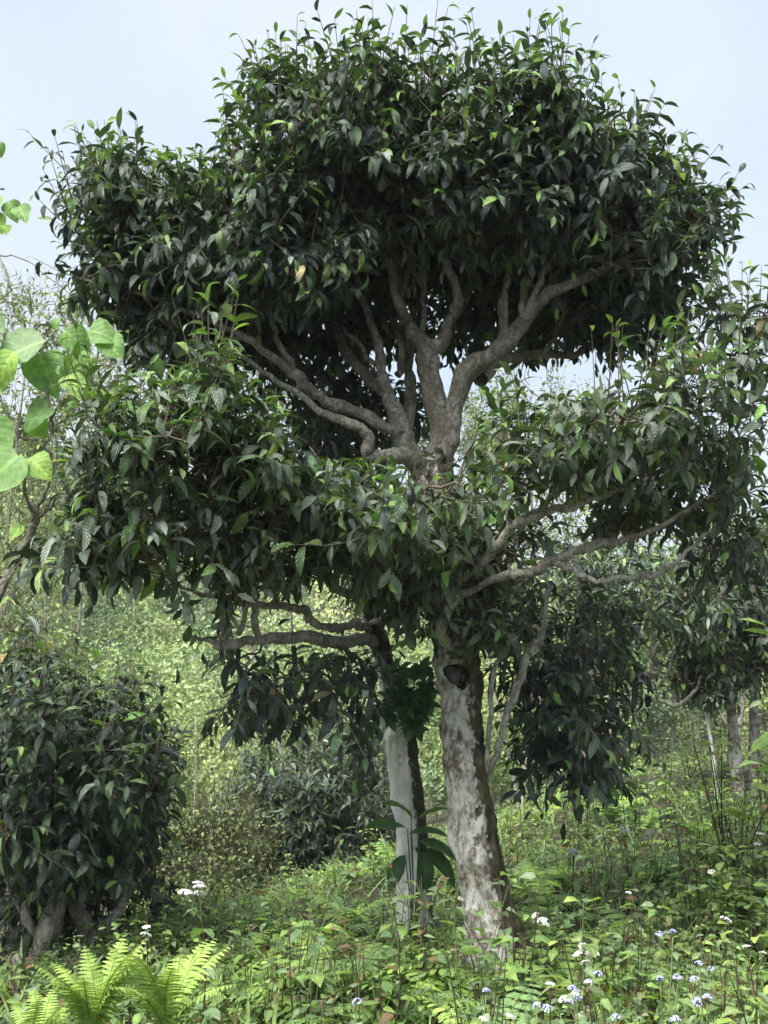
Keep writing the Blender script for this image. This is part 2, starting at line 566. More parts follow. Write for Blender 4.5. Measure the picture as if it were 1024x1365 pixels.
class Leaves:
    """arrays of leaf placements of one kind"""
    def __init__(self, kind):
        self.kind = kind
        self.pos, self.dir, self.nrm, self.s, self.var, self.col = [], [], [], [], [], []

    def add(self, pos, d, nrm, s, col, var=None):
        n = len(pos)
        self.pos.append(pos)
        self.dir.append(d)
        self.nrm.append(nrm)
        self.s.append(np.broadcast_to(s, (n,)).copy())
        self.col.append(np.broadcast_to(col, (n, 3)).copy())
        self.var.append(rng.integers(0, len(self.kind.V), n) if var is None else var)

    def done(self):
        self.pos, self.dir, self.nrm = np.vstack(self.pos), np.vstack(self.dir), np.vstack(self.nrm)
        self.s, self.var, self.col = np.concatenate(self.s), np.concatenate(self.var), np.vstack(self.col)
        y = unit(self.dir)
        z = unit(self.nrm - y * np.sum(self.nrm * y, 1, keepdims=True))
        x = np.cross(y, z)
        self.B = np.stack([x, y, z], 1)     # rows are the local axes
        if getattr(self, 'gaps', None):
            ok = ~in_gaps(self.pos + y * self.s[:, None] * 0.6, self.gaps) & ~hides_limb(self.pos + y * self.s[:, None] * 0.5)
            self.pos, self.B, self.s, self.var, self.col = self.pos[ok], self.B[ok], self.s[ok], self.var[ok], self.col[ok]

    def verts(self, sel=None):
        sel = slice(None) if sel is None else sel
        return self.pos[sel][:, None] + np.einsum('nij,njk->nik', self.kind.V[self.var[sel]] * self.s[sel][:, None, None], self.B[sel])

    def bake(self, acc, sel=None):
        V = self.verts(sel)
        n, k = V.shape[:2]
        if n == 0:
            return
        t = (self.kind.T[None] + (np.arange(n) * k)[:, None, None]).reshape(-1, 3)
        c = self.col if sel is None else self.col[sel]
        acc.add(V.reshape(-1, 3), t, np.tile(self.kind.U, (n, 1)), np.repeat(c, k, axis=0))

    def leaf_object(self, i, parent, name='leaf'):
        o = bpy.data.objects.new(name, self.kind.mesh(int(self.var[i]), self.col[i]))
        COL.objects.link(o)
        o.parent = parent
        m = Matrix.Identity(4)
        b = self.B[i] * self.s[i]
        for r in range(3):
            for c in range(3):
                m[r][c] = b[c][r]
        p = self.pos[i] - np.array(parent.matrix_world.translation if False else parent.location)
        m[0][3], m[1][3], m[2][3] = p
        o.matrix_local = m
        return o


def shoots(lv, tw, P, D, L, K, size, droop, weights, palette=C_TEA, tipcol=(5, 4), top=None, rise=0.15, twcol=(0.075, 0.06, 0.04), keep=0.72, gaps=()):
    """leafy shoots: P base, D direction, L length; leaves spiral round each and arch down"""
    n = len(P)
    if n == 0:
        return
    D = unit(D)
    if gaps:
        m = ~(in_gaps(P + D * L[:, None] * 1.1 + np.array([0, 0, 0.04]), gaps, 0) | in_gaps(P + D * L[:, None] * 0.45, gaps, 0))
        P, D, L = P[m], D[m], L[m]
        top = top[m] if top is not None else None
        n = len(P)
        if n == 0:
            return
    a = np.where(np.abs(D[:, 2:3]) < 0.9, np.array([[0, 0, 1.0]]), np.array([[1.0, 0, 0]]))
    e1 = unit(np.cross(D, a))
    e2 = np.cross(D, e1)
    phi = rng.uniform(0, 2 * PI, n)
    sdroop = rng.uniform(0.15, 1.35, n)
    shade = np.exp(rng.normal(0, 0.18, (n, 1)))
    w = weights / weights.sum()
    up = np.array([0, 0, 1.0])
    for k in range(K):
        t = 0.12 + 0.88 * k / max(K - 1, 1)
        pos = P + D * (L * t)[:, None] + up * (rise * L * t * t)[:, None]
        az = phi + k * 2.4 + rng.normal(0, 0.25, n)
        rad = np.cos(az)[:, None] * e1 + np.sin(az)[:, None] * e2
        ang = R(82 - 48 * t) + rng.normal(0, 0.15, n)
        d = D * np.cos(ang)[:, None] + rad * np.sin(ang)[:, None]
        g = droop * (1.15 - 0.75 * t) * sdroop * rng.uniform(0.6, 1.3, n)
        d = unit(d + np.array([0, 0, -1.0]) * g[:, None])
        nr = up * 0.9 + D * 0.45 + rng.normal(0, 0.3, (n, 3))
        s = size * rng.uniform(0.6, 1.25, n) * (1.0 if t < 0.75 else 1 - 1.5 * (t - 0.75))
        ci = rng.choice(len(w), n, p=w)
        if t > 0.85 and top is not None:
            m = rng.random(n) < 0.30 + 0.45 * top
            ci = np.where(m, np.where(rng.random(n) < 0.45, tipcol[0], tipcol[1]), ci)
        mk = rng.random(n) < keep
        lv.add(pos[mk], d[mk], nr[mk], s[mk], palette[ci[mk]] * np.exp(rng.normal(-0.06, 0.32, (mk.sum(), 1))) * shade[mk])
    if tw is not None:
        T = np.array([0, 0.5, 1.0])
        pts = P[:, None] + D[:, None] * (L[:, None] * T)[..., None] + up * (rise * L[:, None] * T * T)[..., None]
        r = np.array([0.0034, 0.0027, 0.0013])
        th = np.arange(3) / 3 * 2 * PI
        ring = np.cos(th)[None, :, None] * e1[:, None] + np.sin(th)[None, :, None] * e2[:, None]
        V = pts[:, :, None] + r[None, :, None, None] * ring[:, None]
        t = []
        for i in range(2):
            for j in range(3):
                j2 = (j + 1) % 3
                t += [(i * 3 + j, i * 3 + j2, i * 3 + 3 + j2), (i * 3 + j, i * 3 + 3 + j2, i * 3 + 3 + j)]
        t = np.array(t)
        tt = (t[None] + (np.arange(n) * 9)[:, None, None]).reshape(-1, 3)
        tw.add(V.reshape(-1, 3), tt, None, twcol)


# ------------------------------------------------------------------ trees
def px_limb(ctrl, per=6, wob=0.004):
    """control points (px, py, Y, width px) -> smooth points and radii"""
    c = np.array([[*at(a, b, Y), w / 2 * mpp(a, b, Y)] for a, b, Y, w in ctrl])
    s = spline(c, per)
    k = rng.normal(0, wob, (len(s), 3))
    k[0] = 0
    s[:, :3] += k
    return s[:, :3], np.maximum(s[:, 3], 0.002)


def grow(limbs, targets, step=0.075, tip=0.0028, reach=1.25):
    """joins every target to the nearest well-directed bit of the skeleton by a curved branch"""
    pos, tan, own, rl = [], [], [], []
    for p, r in limbs:
        t = unit(np.gradient(p, axis=0))
        for i in range(len(p)):
            pos.append(p[i])
            tan.append(t[i])
            rl.append(r[i])
    npos = np.zeros((len(pos) + len(targets) * 40, 3))
    ntan = np.zeros_like(npos)
    nlim = np.full(len(npos), 1.0)
    n = len(pos)
    npos[:n], ntan[:n], nlim[:n] = pos, tan, rl
    wgt = np.zeros(len(npos))
    par = np.full(len(npos), -1)
    D = np.array([np.min(np.linalg.norm(npos[:n] - t, axis=1)) for t in targets])
    chains = []
    for ti in np.argsort(D):
        t = targets[ti]
        q = t - npos[:n]
        dd = np.linalg.norm(q, axis=1)
        cosa = np.sum(q * ntan[:n], 1) / np.maximum(dd, 1e-6)
        b = int(np.argmin(dd * (1.3 - 0.55 * cosa)))
        dist = dd[b]
        if dist < 0.04:
            continue
        if n + 42 > len(npos):
            break
        m = min(max(2, int(dist / step)), 30)
        out = unit(q[b])
        h = unit(ntan[b] * 0.7 + out)
        p0, p1, p2, p3 = npos[b], npos[b] + h * dist * 0.35, t - unit(out + np.array([0, 0, 0.35])) * dist * 0.3, t
        s = np.linspace(0, 1, m + 1)[1:, None]
        c = p0 * (1 - s) ** 3 + 3 * p1 * s * (1 - s) ** 2 + 3 * p2 * s ** 2 * (1 - s) + p3 * s ** 3
        w = rng.normal(0, 0.012, c.shape)
        w[-1] = 0
        c = c + w
        ids = list(range(n, n + m))
        npos[n:n + m] = c
        full = np.vstack([p0, c])
        ntan[n:n + m] = unit(np.diff(full, axis=0))
        par[n] = b
        for i in range(1, m):
            par[n + i] = n + i - 1
        chains.append((b, ids, ti))
        n += m
    for b, ids, ti in reversed(chains):
        acc = 1.0
        for i in reversed(ids):
            acc = max(acc, 1.0)
            wgt[i] += 1.0
    # pipe model
    load = np.zeros(n)
    for b, ids, ti in reversed(chains):
        run = 0.0
        for i in reversed(ids):
            run += load[i]
            if i == ids[-1]:
                run += 1
            load[i] = run
        load[b] += run
    rad = tip * np.maximum(load, 1) ** 0.46
    out = []
    for b, ids, ti in chains:
        r0 = min(rad[ids[0]] * 1.05, nlim[b] * 0.8) if nlim[b] < 1 else rad[ids[0]] * 1.05
        p = np.vstack([npos[b], npos[ids]])
        r = np.minimum(np.concatenate([[r0], rad[ids]]), max(r0, 0.003))
        out.append((p, r, ti))
    return out


def in_gaps(P, gaps, soft=11.0):
    """bare windows of the crown, with frayed edges"""
    x, y, _ = project(P)
    if soft:
        x, y = x + rng.normal(0, soft, x.shape), y + rng.normal(0, soft, y.shape)
    bad = np.zeros(len(P), bool)
    e_ = 14 if soft else 0
    for g_ in gaps:
        g_ = (g_[0] + e_, g_[1] + e_, g_[2] - e_, g_[3] - e_, *g_[4:])
        m = (x > g_[0]) & (x < g_[2]) & (y > g_[1]) & (y < g_[3])
        if len(g_) > 4:
            m &= P[:, 1] < g_[4]
        bad |= m
    return bad


CLEAR = []      # limbs that stand bare in front: (points, reach, keep)


def hides_limb(P):
    """leaves that would hang in front of a bare limb are mostly not there"""
    x, y, dep = project(P)
    out = np.zeros(len(P), bool)
    for p in CLEAR:
        a, b, d = project(p)
        for i in range(0, len(p), 2):
            out |= ((x - a[i]) ** 2 + (y - b[i]) ** 2 < 13 ** 2) & (dep < d[i])
    return out & (rng.random(len(P)) < 0.82)


class TreeLeaves:
    sets = []


def sample_lobe(px, py, Y, rx, rz, ry, n, shell=0.4):
    c = at(px, py, Y)
    m = mpp(px, py, Y)
    if Y < 6.2:
        rx, rz = max(rx - 36, rx * 0.5), max(rz - 40, rz * 0.5)
        ry *= 0.85
    v = unit(rng.normal(0, 1, (n, 3)))
    r = 1 - shell * rng.random(n) ** 1.3 * 1.6
    r = np.clip(r, 0.05, 1)[:, None]
    P = c + v * r * np.array([rx * m, ry, rz * m])
    return P, unit(v / np.array([rx * m, ry, rz * m])), v


def make_crown(root, limbs, lobes, gaps=(), kind=TEA, per_target=4, size=0.108, K=9, branch_cut=0.0105, n_leaf=300, twcol=(0.125, 0.105, 0.08), mat_limb=M_LIMB, tip=0.0028, max_branch=45, palette=C_TEA):
    T, N, TOP, ST = [], [], [], []
    for lb in lobes:
        px, py, Y, rx, rz, ry, n, st = lb
        P, nv, v = sample_lobe(px, py, Y, rx, rz, ry, n)
        ok = ~in_gaps(P, gaps)
        if Y < 6.2:
            q = P * 5.3 + np.array([1.0, 2.0, 0.4])
            cl = np.sin(q[:, 0]) * np.sin(q[:, 1] * 0.9) + np.sin(q[:, 2] * 1.15 + 0.7 * q[:, 0]) * 0.8 + 0.6 * np.sin(2.3 * q[:, 0] - q[:, 2] * 1.9) * np.sin(2.1 * q[:, 1])
            ok &= cl > st.get('clump', -0.35)
        T.append(P[ok])
        N.append(nv[ok])
        ST += [st] * int(ok.sum())
    T, N = np.vstack(T), np.vstack(N)
    ch = grow(limbs, T, tip=tip)
    tw = Acc()
    nb = 0
    order = sorted(range(len(ch)), key=lambda i: -ch[i][1][0])
    big = set(i for i in order[:max_branch] if ch[i][1][0] > branch_cut)
    for i, (p, r, ti) in enumerate(ch):
        if i in big:
            a = Acc()
            s = spline(np.hstack([p, r[:, None]]), 2)
            a.add(*tube(s[:, :3], s[:, 3], 8, 0.10, i))
            part('branch', a, mat_limb, root)
        else:
            tw.add(*tube(p, r, 4), twcol)
    lv = Leaves(kind)
    for st in {id(s): s for s in ST}.values():
        idx = [j for j in range(len(ST)) if ST[j] is st]
        ids = set(idx)
        Pp, Dd, To = [], [], []
        for p, r, ti in ch:
            if ti not in ids:
                continue
            nn = N[ti]
            m = len(p)
            for q in range(st.get('per', per_target)):
                f = 1 - 0.75 * rng.random() ** 1.6 if q else 1.0
                i = f * (m - 1)
                i0 = min(int(i), m - 2)
                base = p[i0] + (p[i0 + 1] - p[i0]) * (i - i0)
                tg = p[i0 + 1] - p[i0]
                d = unit(nn * st.get('outw', 0.55) + unit(tg) * 0.35 + np.array([0, 0, st.get('up', 0.5)]) + rng.normal(0, 0.42, 3))
                Pp.append(base)
                Dd.append(d)
                To.append(max(0.0, nn[2]))
        if not Pp:
            continue
        Pp, Dd, To = np.array(Pp), np.array(Dd), np.array(To)
        bad = in_gaps(Pp + unit(Dd) * 0.1, gaps)
        Pp, Dd, To = Pp[~bad], Dd[~bad], To[~bad]
        L = rng.uniform(0.15, 0.34, len(Pp)) * st.get('len', 1.0)
        shoots(lv, tw, Pp, Dd, L, st.get('K', K), size * st.get('size', 1), st.get('droop', 0.75), st['w'], palette, top=To * st.get('fresh', 1.0), twcol=twcol, gaps=gaps, rise=st.get('rise', 0.18))
        # a few long leaders that stand above the surface
        nl = st.get('lead', 0.0)
        if nl:
            m = (rng.random(len(Pp)) < nl) & (To > 0.35)
            Dl = unit(Dd[m] * 0.5 + np.array([0, 0, 1.0]))
            m[m] = ~in_gaps(Pp[m] + Dl * 0.35, gaps)
            Dl = unit(Dd[m] * 0.5 + np.array([0, 0, 1.0]))
            shoots(lv, tw, Pp[m], Dl, rng.uniform(0.24, 0.4, m.sum()), 9, size * 0.88, 0.42, PW_FRESH, palette, top=np.ones(m.sum()), twcol=twcol, gaps=gaps)
    lv.twigs = tw
    lv.root = root
    lv.n_leaf = n_leaf
    lv.gaps = gaps
    TreeLeaves.sets.append(lv)
    return lv


def limb_part(root, ctrl, mat=M_LIMB, sides=14, name='limb', lump=0.075, per=6, col=(0.1, 0, 0)):
    p, r = px_limb(ctrl, per)
    # crooked, knotty wood: old pruning collars and small bends
    n_ = len(p)
    kn = np.interp(np.arange(n_), np.arange(0, n_ + 4, 3), rng.normal(0, 1, len(np.arange(0, n_ + 4, 3))))
    bend = np.stack([np.interp(np.arange(n_), np.arange(0, n_ + 5, 4), rng.normal(0, 1, len(np.arange(0, n_ + 5, 4)))) for _ in range(3)], -1)
    bend[0] = 0
    p = p + bend * np.minimum(r * 0.45, 0.012)[:, None]
    r = r * 0.86 * (1 + 0.11 * kn)
    a = Acc()
    a.add(*tube(p, r, sides, lump, rng.uniform(0, 6)), col)
    part(name, a, mat, root)
    return p, r


def trunk_part(root, ctrl, mat, sides=64, per=18, hollow=None, moss=lambda v, ax: 0, name='trunk', flare=0.0, lump=0.07):
    p, r = px_limb(ctrl, per, 0.0)
    r = r * 0.92
    v, t, uv = tube(p, r, sides, lump, 1.3)
    n = len(p)
    ring = v[:-1].reshape(n, sides, 3)
    out = ring - p[:, None]
    # fine knobbly relief
    th = np.arange(sides) / sides * 2 * PI
    h = np.arange(n)[:, None] * 1.0
    ring = ring + unit(out) * (0.003 * (np.sin(9 * th + h * 0.21) * np.sin(h * 0.37 + 2 * th) + np.sin(13 * th - h * 0.33) * 0.7 + rng.normal(0, 0.35, (n, sides))))[..., None]
    kn = rng.normal(0, 1, (n, sides))
    for _ in range(3):
        kn = (kn + np.roll(kn, 1, 0) + np.roll(kn, -1, 0) + np.roll(kn, 1, 1) + np.roll(kn, -1, 1)) / 5
    k2 = rng.normal(0, 1, (n, sides))
    for _ in range(14):
        k2 = (k2 + np.roll(k2, 1, 0) + np.roll(k2, -1, 0) + np.roll(k2, 1, 1) + np.roll(k2, -1, 1)) / 5
    ring = ring + unit(out) * (0.010 * kn + 0.05 * k2)[..., None]
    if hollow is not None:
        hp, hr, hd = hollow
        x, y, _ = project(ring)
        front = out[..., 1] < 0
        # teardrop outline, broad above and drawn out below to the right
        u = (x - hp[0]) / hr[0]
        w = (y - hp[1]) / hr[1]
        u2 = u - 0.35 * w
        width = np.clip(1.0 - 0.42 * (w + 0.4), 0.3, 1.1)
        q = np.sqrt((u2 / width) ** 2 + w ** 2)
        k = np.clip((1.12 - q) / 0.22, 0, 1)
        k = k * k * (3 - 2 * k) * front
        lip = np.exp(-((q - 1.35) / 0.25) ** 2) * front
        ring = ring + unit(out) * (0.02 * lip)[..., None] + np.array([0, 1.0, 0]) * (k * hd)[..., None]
    v[:-1] = ring.reshape(-1, 3)
    o = unit(out).reshape(-1, 3)
    mm = moss(v[:-1], o, np.repeat(np.linspace(0, 1, n), sides))
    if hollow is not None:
        mm = np.where(k.reshape(-1) > 0.12, 3.0, mm)       # rotten wood inside, its colour darkened to paint the hollow's shade
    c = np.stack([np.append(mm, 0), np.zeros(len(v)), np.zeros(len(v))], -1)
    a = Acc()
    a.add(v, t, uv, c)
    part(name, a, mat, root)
    return p, r


# ------------------------------------------------------------------ ground
def terrace(x, y):
    return (x + 1.6) * 0.86 - (y - 4.8) * 0.51


def ground_z(x, y):
    x, y = np.asarray(x, float), np.asarray(y, float)
    d = terrace(x, y)
    z = np.where(d > 0, 0.10 + 0.02 * np.minimum(d, 6), 0.10 + 0.27 * d)
    z = np.where(d < -20, 0.10 - 5.4 + 0.43 * (-20 - d), z)
    hill = 24 + 5 * np.sin(x * 0.05) + 4 * np.sin(y * 0.03 + 1)
    z = np.where(z > hill, hill + (z - hill) * 0.12, z)
    z = z + np.where(d > 0, 0.15 * np.maximum(y - 10.5, 0) * np.clip(d / 3, 0, 1) * np.clip((60 - y) / 40, 0.2, 1), 0)
    sm = lambda q: np.clip(q, 0, 1) ** 2 * (3 - 2 * np.clip(q, 0, 1))
    z = z + 0.26 * sm((x - 0.7) / 2.2) * sm((y - 4.6) / 3.0)
    z = z + 0.05 * np.sin(x * 1.7 + y * 0.6) * np.sin(y * 1.3 + 0.5) + 0.03 * np.sin(x * 4.1 - y * 2.2)
    return z


def ground_ray(px, py, h=0.0, y0=2.2, y1=60):
    ys = np.geomspace(y0, y1, 500)
    P = np.array([at(px, py, Y) for Y in ys])
    g = P[:, 2] - ground_z(P[:, 0], P[:, 1]) - h
    i = np.argmax(g < 0)
    return P[i], ys[i]


gx = np.concatenate([np.linspace(-260, -14, 60), np.linspace(-13.6, 13.6, 110), np.linspace(14, 260, 60)])
gy = np.concatenate([np.linspace(-60, -1, 16), np.linspace(0, 22, 90), np.linspace(23, 320, 90)])
GX, GY = np.meshgrid(gx, gy)
GZ = ground_z(GX, GY)
nx, ny = len(gx), len(gy)
i = np.arange(ny - 1)[:, None] * nx
j = np.arange(nx - 1)[None]
q = np.stack([i + j, i + j + 1, i + nx + j + 1, i + nx + j], -1).reshape(-1, 4)
gm, gn, gl = new_mat('forest_floor')
g_out = gn.new('ShaderNodeOutputMaterial')
g_pr = gn.new('ShaderNodeBsdfPrincipled')
g_pr.inputs['Roughness'].default_value = 0.95
g_tc = gn.new('ShaderNodeTexCoord')
g_n = gn.new('ShaderNodeTexNoise')
g_n.inputs['Scale'].default_value = 7
g_n.inputs['Detail'].default_value = 10
g_n.inputs['Roughness'].default_value = 0.7
gl.new(g_tc.outputs['Object'], g_n.inputs['Vector'])
g_r = ramp(gn, [(0.3, (0.022, 0.017, 0.011)), (0.5, (0.05, 0.042, 0.024)), (0.64, (0.06, 0.07, 0.028)), (0.8, (0.09, 0.12, 0.04))])
gl.new(g_n.outputs['Fac'], g_r.inputs['Fac'])
gl.new(g_r.outputs['Color'], g_pr.inputs['Base Color'])
g_b = gn.new('ShaderNodeBump')
g_b.inputs['Strength'].default_value = 0.8
g_b.inputs['Distance'].default_value = 0.05
gl.new(g_n.outputs['Fac'], g_b.inputs['Height'])
gl.new(g_b.outputs[0], g_pr.inputs['Normal'])
gl.new(g_pr.outputs[0], g_out.inputs['Surface'])
a = Acc()
a.add(np.stack([GX, GY, GZ], -1).reshape(-1, 3), np.vstack([q[:, [0, 1, 2]], q[:, [0, 2, 3]]]))
g = part('ground', a, gm, None, 'structure')

# ------------------------------------------------------------------ the big tea tree
core_style = dict(w=np.array([3, 2, 0.6, 0, 0, 0, 0, 0, 0, 4.0]), up=0.0, droop=0.8, per=4, fresh=0, clump=-9, rise=0.0, size=1.1)  # darkest greens paint the crown's inner shade into these leaves
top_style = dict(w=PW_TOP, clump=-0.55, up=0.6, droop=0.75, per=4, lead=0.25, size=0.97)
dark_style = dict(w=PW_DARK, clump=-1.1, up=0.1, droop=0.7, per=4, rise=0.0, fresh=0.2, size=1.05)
dust_sheen_style = dict(w=PW_DUST_SHEEN, clump=-0.25, up=0.6, droop=0.7, per=3, len=1.1, lead=0.3, fresh=0.8, size=1.08)
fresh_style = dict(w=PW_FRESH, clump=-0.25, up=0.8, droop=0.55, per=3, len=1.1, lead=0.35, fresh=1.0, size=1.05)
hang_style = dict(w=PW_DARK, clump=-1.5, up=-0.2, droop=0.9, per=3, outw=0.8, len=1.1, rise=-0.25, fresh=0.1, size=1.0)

twiggy_style = dict(w=PW_DUST_SHEEN * np.array([1, 1, 1, 1, .6, .6, 2, 1.6, 3, 1]), up=0.4, droop=0.6, per=5, size=0.85, fresh=0.3)
b0 = at(652, 1262, 5.0)
big = thing('tea_tree', 'huge old tea tree with lichen-spotted trunk, a hollow and two tiers of foliage', 'tree', (b0[0], b0[1], ground_z(b0[0], b0[1])))


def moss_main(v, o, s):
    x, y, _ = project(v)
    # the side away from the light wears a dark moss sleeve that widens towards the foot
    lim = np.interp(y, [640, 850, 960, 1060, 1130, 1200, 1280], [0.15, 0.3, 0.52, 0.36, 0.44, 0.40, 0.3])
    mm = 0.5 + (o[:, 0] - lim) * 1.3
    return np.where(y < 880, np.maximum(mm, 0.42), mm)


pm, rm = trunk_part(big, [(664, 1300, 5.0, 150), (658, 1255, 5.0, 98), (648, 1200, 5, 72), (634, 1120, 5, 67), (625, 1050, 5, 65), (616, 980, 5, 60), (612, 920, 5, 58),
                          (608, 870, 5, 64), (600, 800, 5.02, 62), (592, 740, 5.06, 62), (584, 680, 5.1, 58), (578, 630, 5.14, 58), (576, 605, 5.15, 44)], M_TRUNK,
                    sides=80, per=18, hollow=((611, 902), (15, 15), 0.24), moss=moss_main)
LB = [(pm[40:], rm[40:])]
for c in [
    # centre stem and its fork
    [(580, 640, 5.15, 44), (583, 590, 5.15, 37), (575, 530, 5.15, 33), (568, 475, 5.15, 37), (556, 448, 5.17, 26), (540, 425, 5.2, 19), (534, 380, 5.3, 14), (528, 300, 5.3, 10), (520, 220, 5.3, 6)],
    [(568, 470, 5.15, 30), (592, 446, 5.12, 24), (605, 415, 5.1, 18), (606, 380, 5.1, 14), (590, 335, 5.05, 11), (582, 260, 5.1, 8), (590, 180, 5.1, 5)],
    [(550, 440, 5.2, 18), (528, 385, 5.1, 14), (505, 330, 5.0, 11), (470, 260, 4.9, 8), (440, 190, 4.9, 5)],
    [(600, 425, 5.1, 16), (625, 385, 5.3, 12), (640, 330, 5.4, 9), (640, 240, 5.4, 6)],
    # right stem
    [(586, 620, 5.15, 40), (600, 568, 5.12, 31), (622, 505, 5.1, 31), (657, 474, 5.02, 28), (690, 440, 5.0, 24), (720, 402, 4.95, 20), (760, 378, 4.9, 15), (820, 352, 4.9, 11), (890, 320, 4.9, 7)],
    [(690, 436, 5.0, 15), (701, 385, 5, 12), (716, 335, 4.95, 10), (736, 290, 5.0, 8), (760, 210, 5.1, 5)],
    [(668, 452, 5.05, 14), (672, 390, 5.08, 11), (688, 345, 5.05, 10), (686, 295, 5.0, 8), (700, 220, 5.0, 5)],
    [(640, 505, 5.12, 24), (678, 480, 5.25, 18), (705, 470, 5.35, 14), (760, 472, 5.45, 11), (800, 455, 5.5, 9), (860, 410, 5.5, 7)],
    [(735, 394, 4.95, 12), (775, 366, 5.1, 12), (812, 372, 5.2, 9), (870, 388, 5.2, 7), (925, 380, 5.1, 5)],
    [(700, 425, 5.0, 13), (722, 378, 4.9, 11), (733, 350, 4.85, 9), (790, 300, 4.8, 7), (850, 240, 4.8, 5)],
    # left stems
    [(573, 645, 5.15, 46), (550, 603, 5.12, 36), (527, 560, 5.1, 28), (515, 515, 5.15, 19), (506, 465, 5.2, 14), (482, 400, 5.3, 11), (470, 320, 5.3, 8), (450, 230, 5.3, 5)],
    [(540, 580, 5.1, 25), (510, 570, 5.02, 20), (472, 548, 5.0, 20), (430, 532, 4.98, 20), (397, 508, 4.95, 17), (372, 478, 4.95, 14), (330, 450, 4.92, 11), (260, 420, 4.9, 8), (180, 390, 4.9, 5)],
    [(558, 618, 5.1, 28), (526, 606, 5.0, 25), (497, 606, 4.95, 22), (487, 580, 4.92, 18), (462, 562, 4.9, 15), (422, 546, 4.9, 11), (360, 500, 4.9, 9), (300, 450, 4.85, 6)],
    [(517, 525, 5.15, 16), (490, 505, 5.3, 16), (462, 472, 5.4, 14), (446, 432, 5.5, 11), (420, 375, 5.5, 8), (390, 300, 5.4, 5)],
    [(546, 590, 5.3, 17), (545, 510, 5.35, 18), (546, 450, 5.4, 14), (560, 380, 5.5, 9), (600, 290, 5.6, 6)],
    [(530, 500, 5.28, 12), (533, 450, 5.3, 10), (510, 395, 5.6, 8), (480, 330, 5.8, 6)],
    # lower right limbs, bare and pale
    [(602, 868, 4.95, 26), (588, 834, 4.82, 18), (607, 798, 4.77, 20), (618, 770, 4.75, 18), (650, 738, 4.7, 17), (682, 702, 4.65, 16), (712, 688, 4.6, 13), (752, 678, 4.6, 12), (800, 664, 4.6, 9), (870, 635, 4.6, 6)],
    [(612, 790, 4.77, 12), (660, 772, 4.72, 14), (692, 764, 4.7, 15), (722, 758, 4.7, 15), (752, 742, 4.7, 14), (800, 726, 4.7, 13), (832, 720, 4.7, 11), (885, 700, 4.65, 8), (950, 660, 4.6, 5)],
    [(738, 750, 4.7, 10), (768, 763, 4.65, 9), (792, 772, 4.65, 9), (830, 774, 4.65, 9), (868, 768, 4.65, 9), (900, 748, 4.62, 8), (932, 720, 4.6, 6), (980, 680, 4.6, 4)],
    [(700, 692, 4.63, 11), (725, 668, 4.7, 9), (760, 630, 4.75, 8), (800, 590, 4.75, 6), (800, 500, 4.6, 4)],
    # pale slanting stem and suckers on the right flank
    [(650, 1040, 5.0, 12), (668, 980, 4.95, 12), (690, 920, 4.95, 13), (712, 860, 5.0, 13), (722, 820, 5.05, 11), (735, 780, 5.1, 8)],
    [(648, 1030, 4.97, 9), (651, 970, 4.94, 9), (655, 920, 4.95, 8), (664, 870, 5.0, 7), (672, 810, 5.05, 5)],
    [(622, 850, 5.2, 24), (660, 830, 5.35, 18), (705, 840, 5.45, 14), (745, 890, 5.5, 11), (775, 960, 5.5, 8), (790, 1020, 5.5, 5)],
    [(592, 740, 5.05, 22), (565, 700, 4.85, 15), (545, 660, 4.7, 11), (520, 640, 4.6, 7)],
    [(600, 760, 5.0, 22), (640, 700, 4.8, 14), (665, 650, 4.7, 10), (690, 610, 4.65, 6)],
]:
    LB.append(limb_part(big, c, M_PALE if c[0][1] > 680 and c[0][0] != 592 else M_LIMB))
    if c[0] in ((602, 868, 4.95, 26), (612, 790, 4.77, 12), (738, 750, 4.7, 10), (586, 620, 5.15, 40), (580, 640, 5.15, 44), (540, 580, 5.1, 25), (573, 645, 5.15, 46)):
        CLEAR.append(LB[-1][0])

# thinner crooked boughs that fan out under the upper crown
for k in range(26):
    p, r = LB[1 + k % 16]
    i = int(rng.uniform(0.35, 0.8) * len(p))
    a0 = p[i]
    x0, y0, _ = project(a0)
    if y0 > 560:
        continue
    tg = unit(p[min(i + 2, len(p) - 1)] - p[i - 2])
    ln = rng.uniform(0.35, 0.75)
    d1 = unit(tg + rng.normal(0, 0.5, 3) + np.array([0, 0, 0.6]))
    d2 = unit(d1 + rng.normal(0, 0.55, 3) + np.array([0, 0, 0.3]))
    w0 = min(r[i] * 0.62, 0.017)
    sp = spline(np.array([[*a0, w0], [*(a0 + d1 * ln * 0.3), w0 * 0.8], [*(a0 + d1 * ln * 0.5 + d2 * ln * 0.2), w0 * 0.62], [*(a0 + d1 * ln * 0.55 + d2 * ln * 0.6), w0 * 0.3]]), 6)
    sp[1:, :3] += rng.normal(0, 0.007, (len(sp) - 1, 3))
    a = Acc()
    a.add(*tube(sp[:, :3], sp[:, 3], 9, 0.09, k), (0.1, 0, 0))
    part('limb', a, M_LIMB, big)
    LB.append((sp[:, :3], sp[:, 3]))

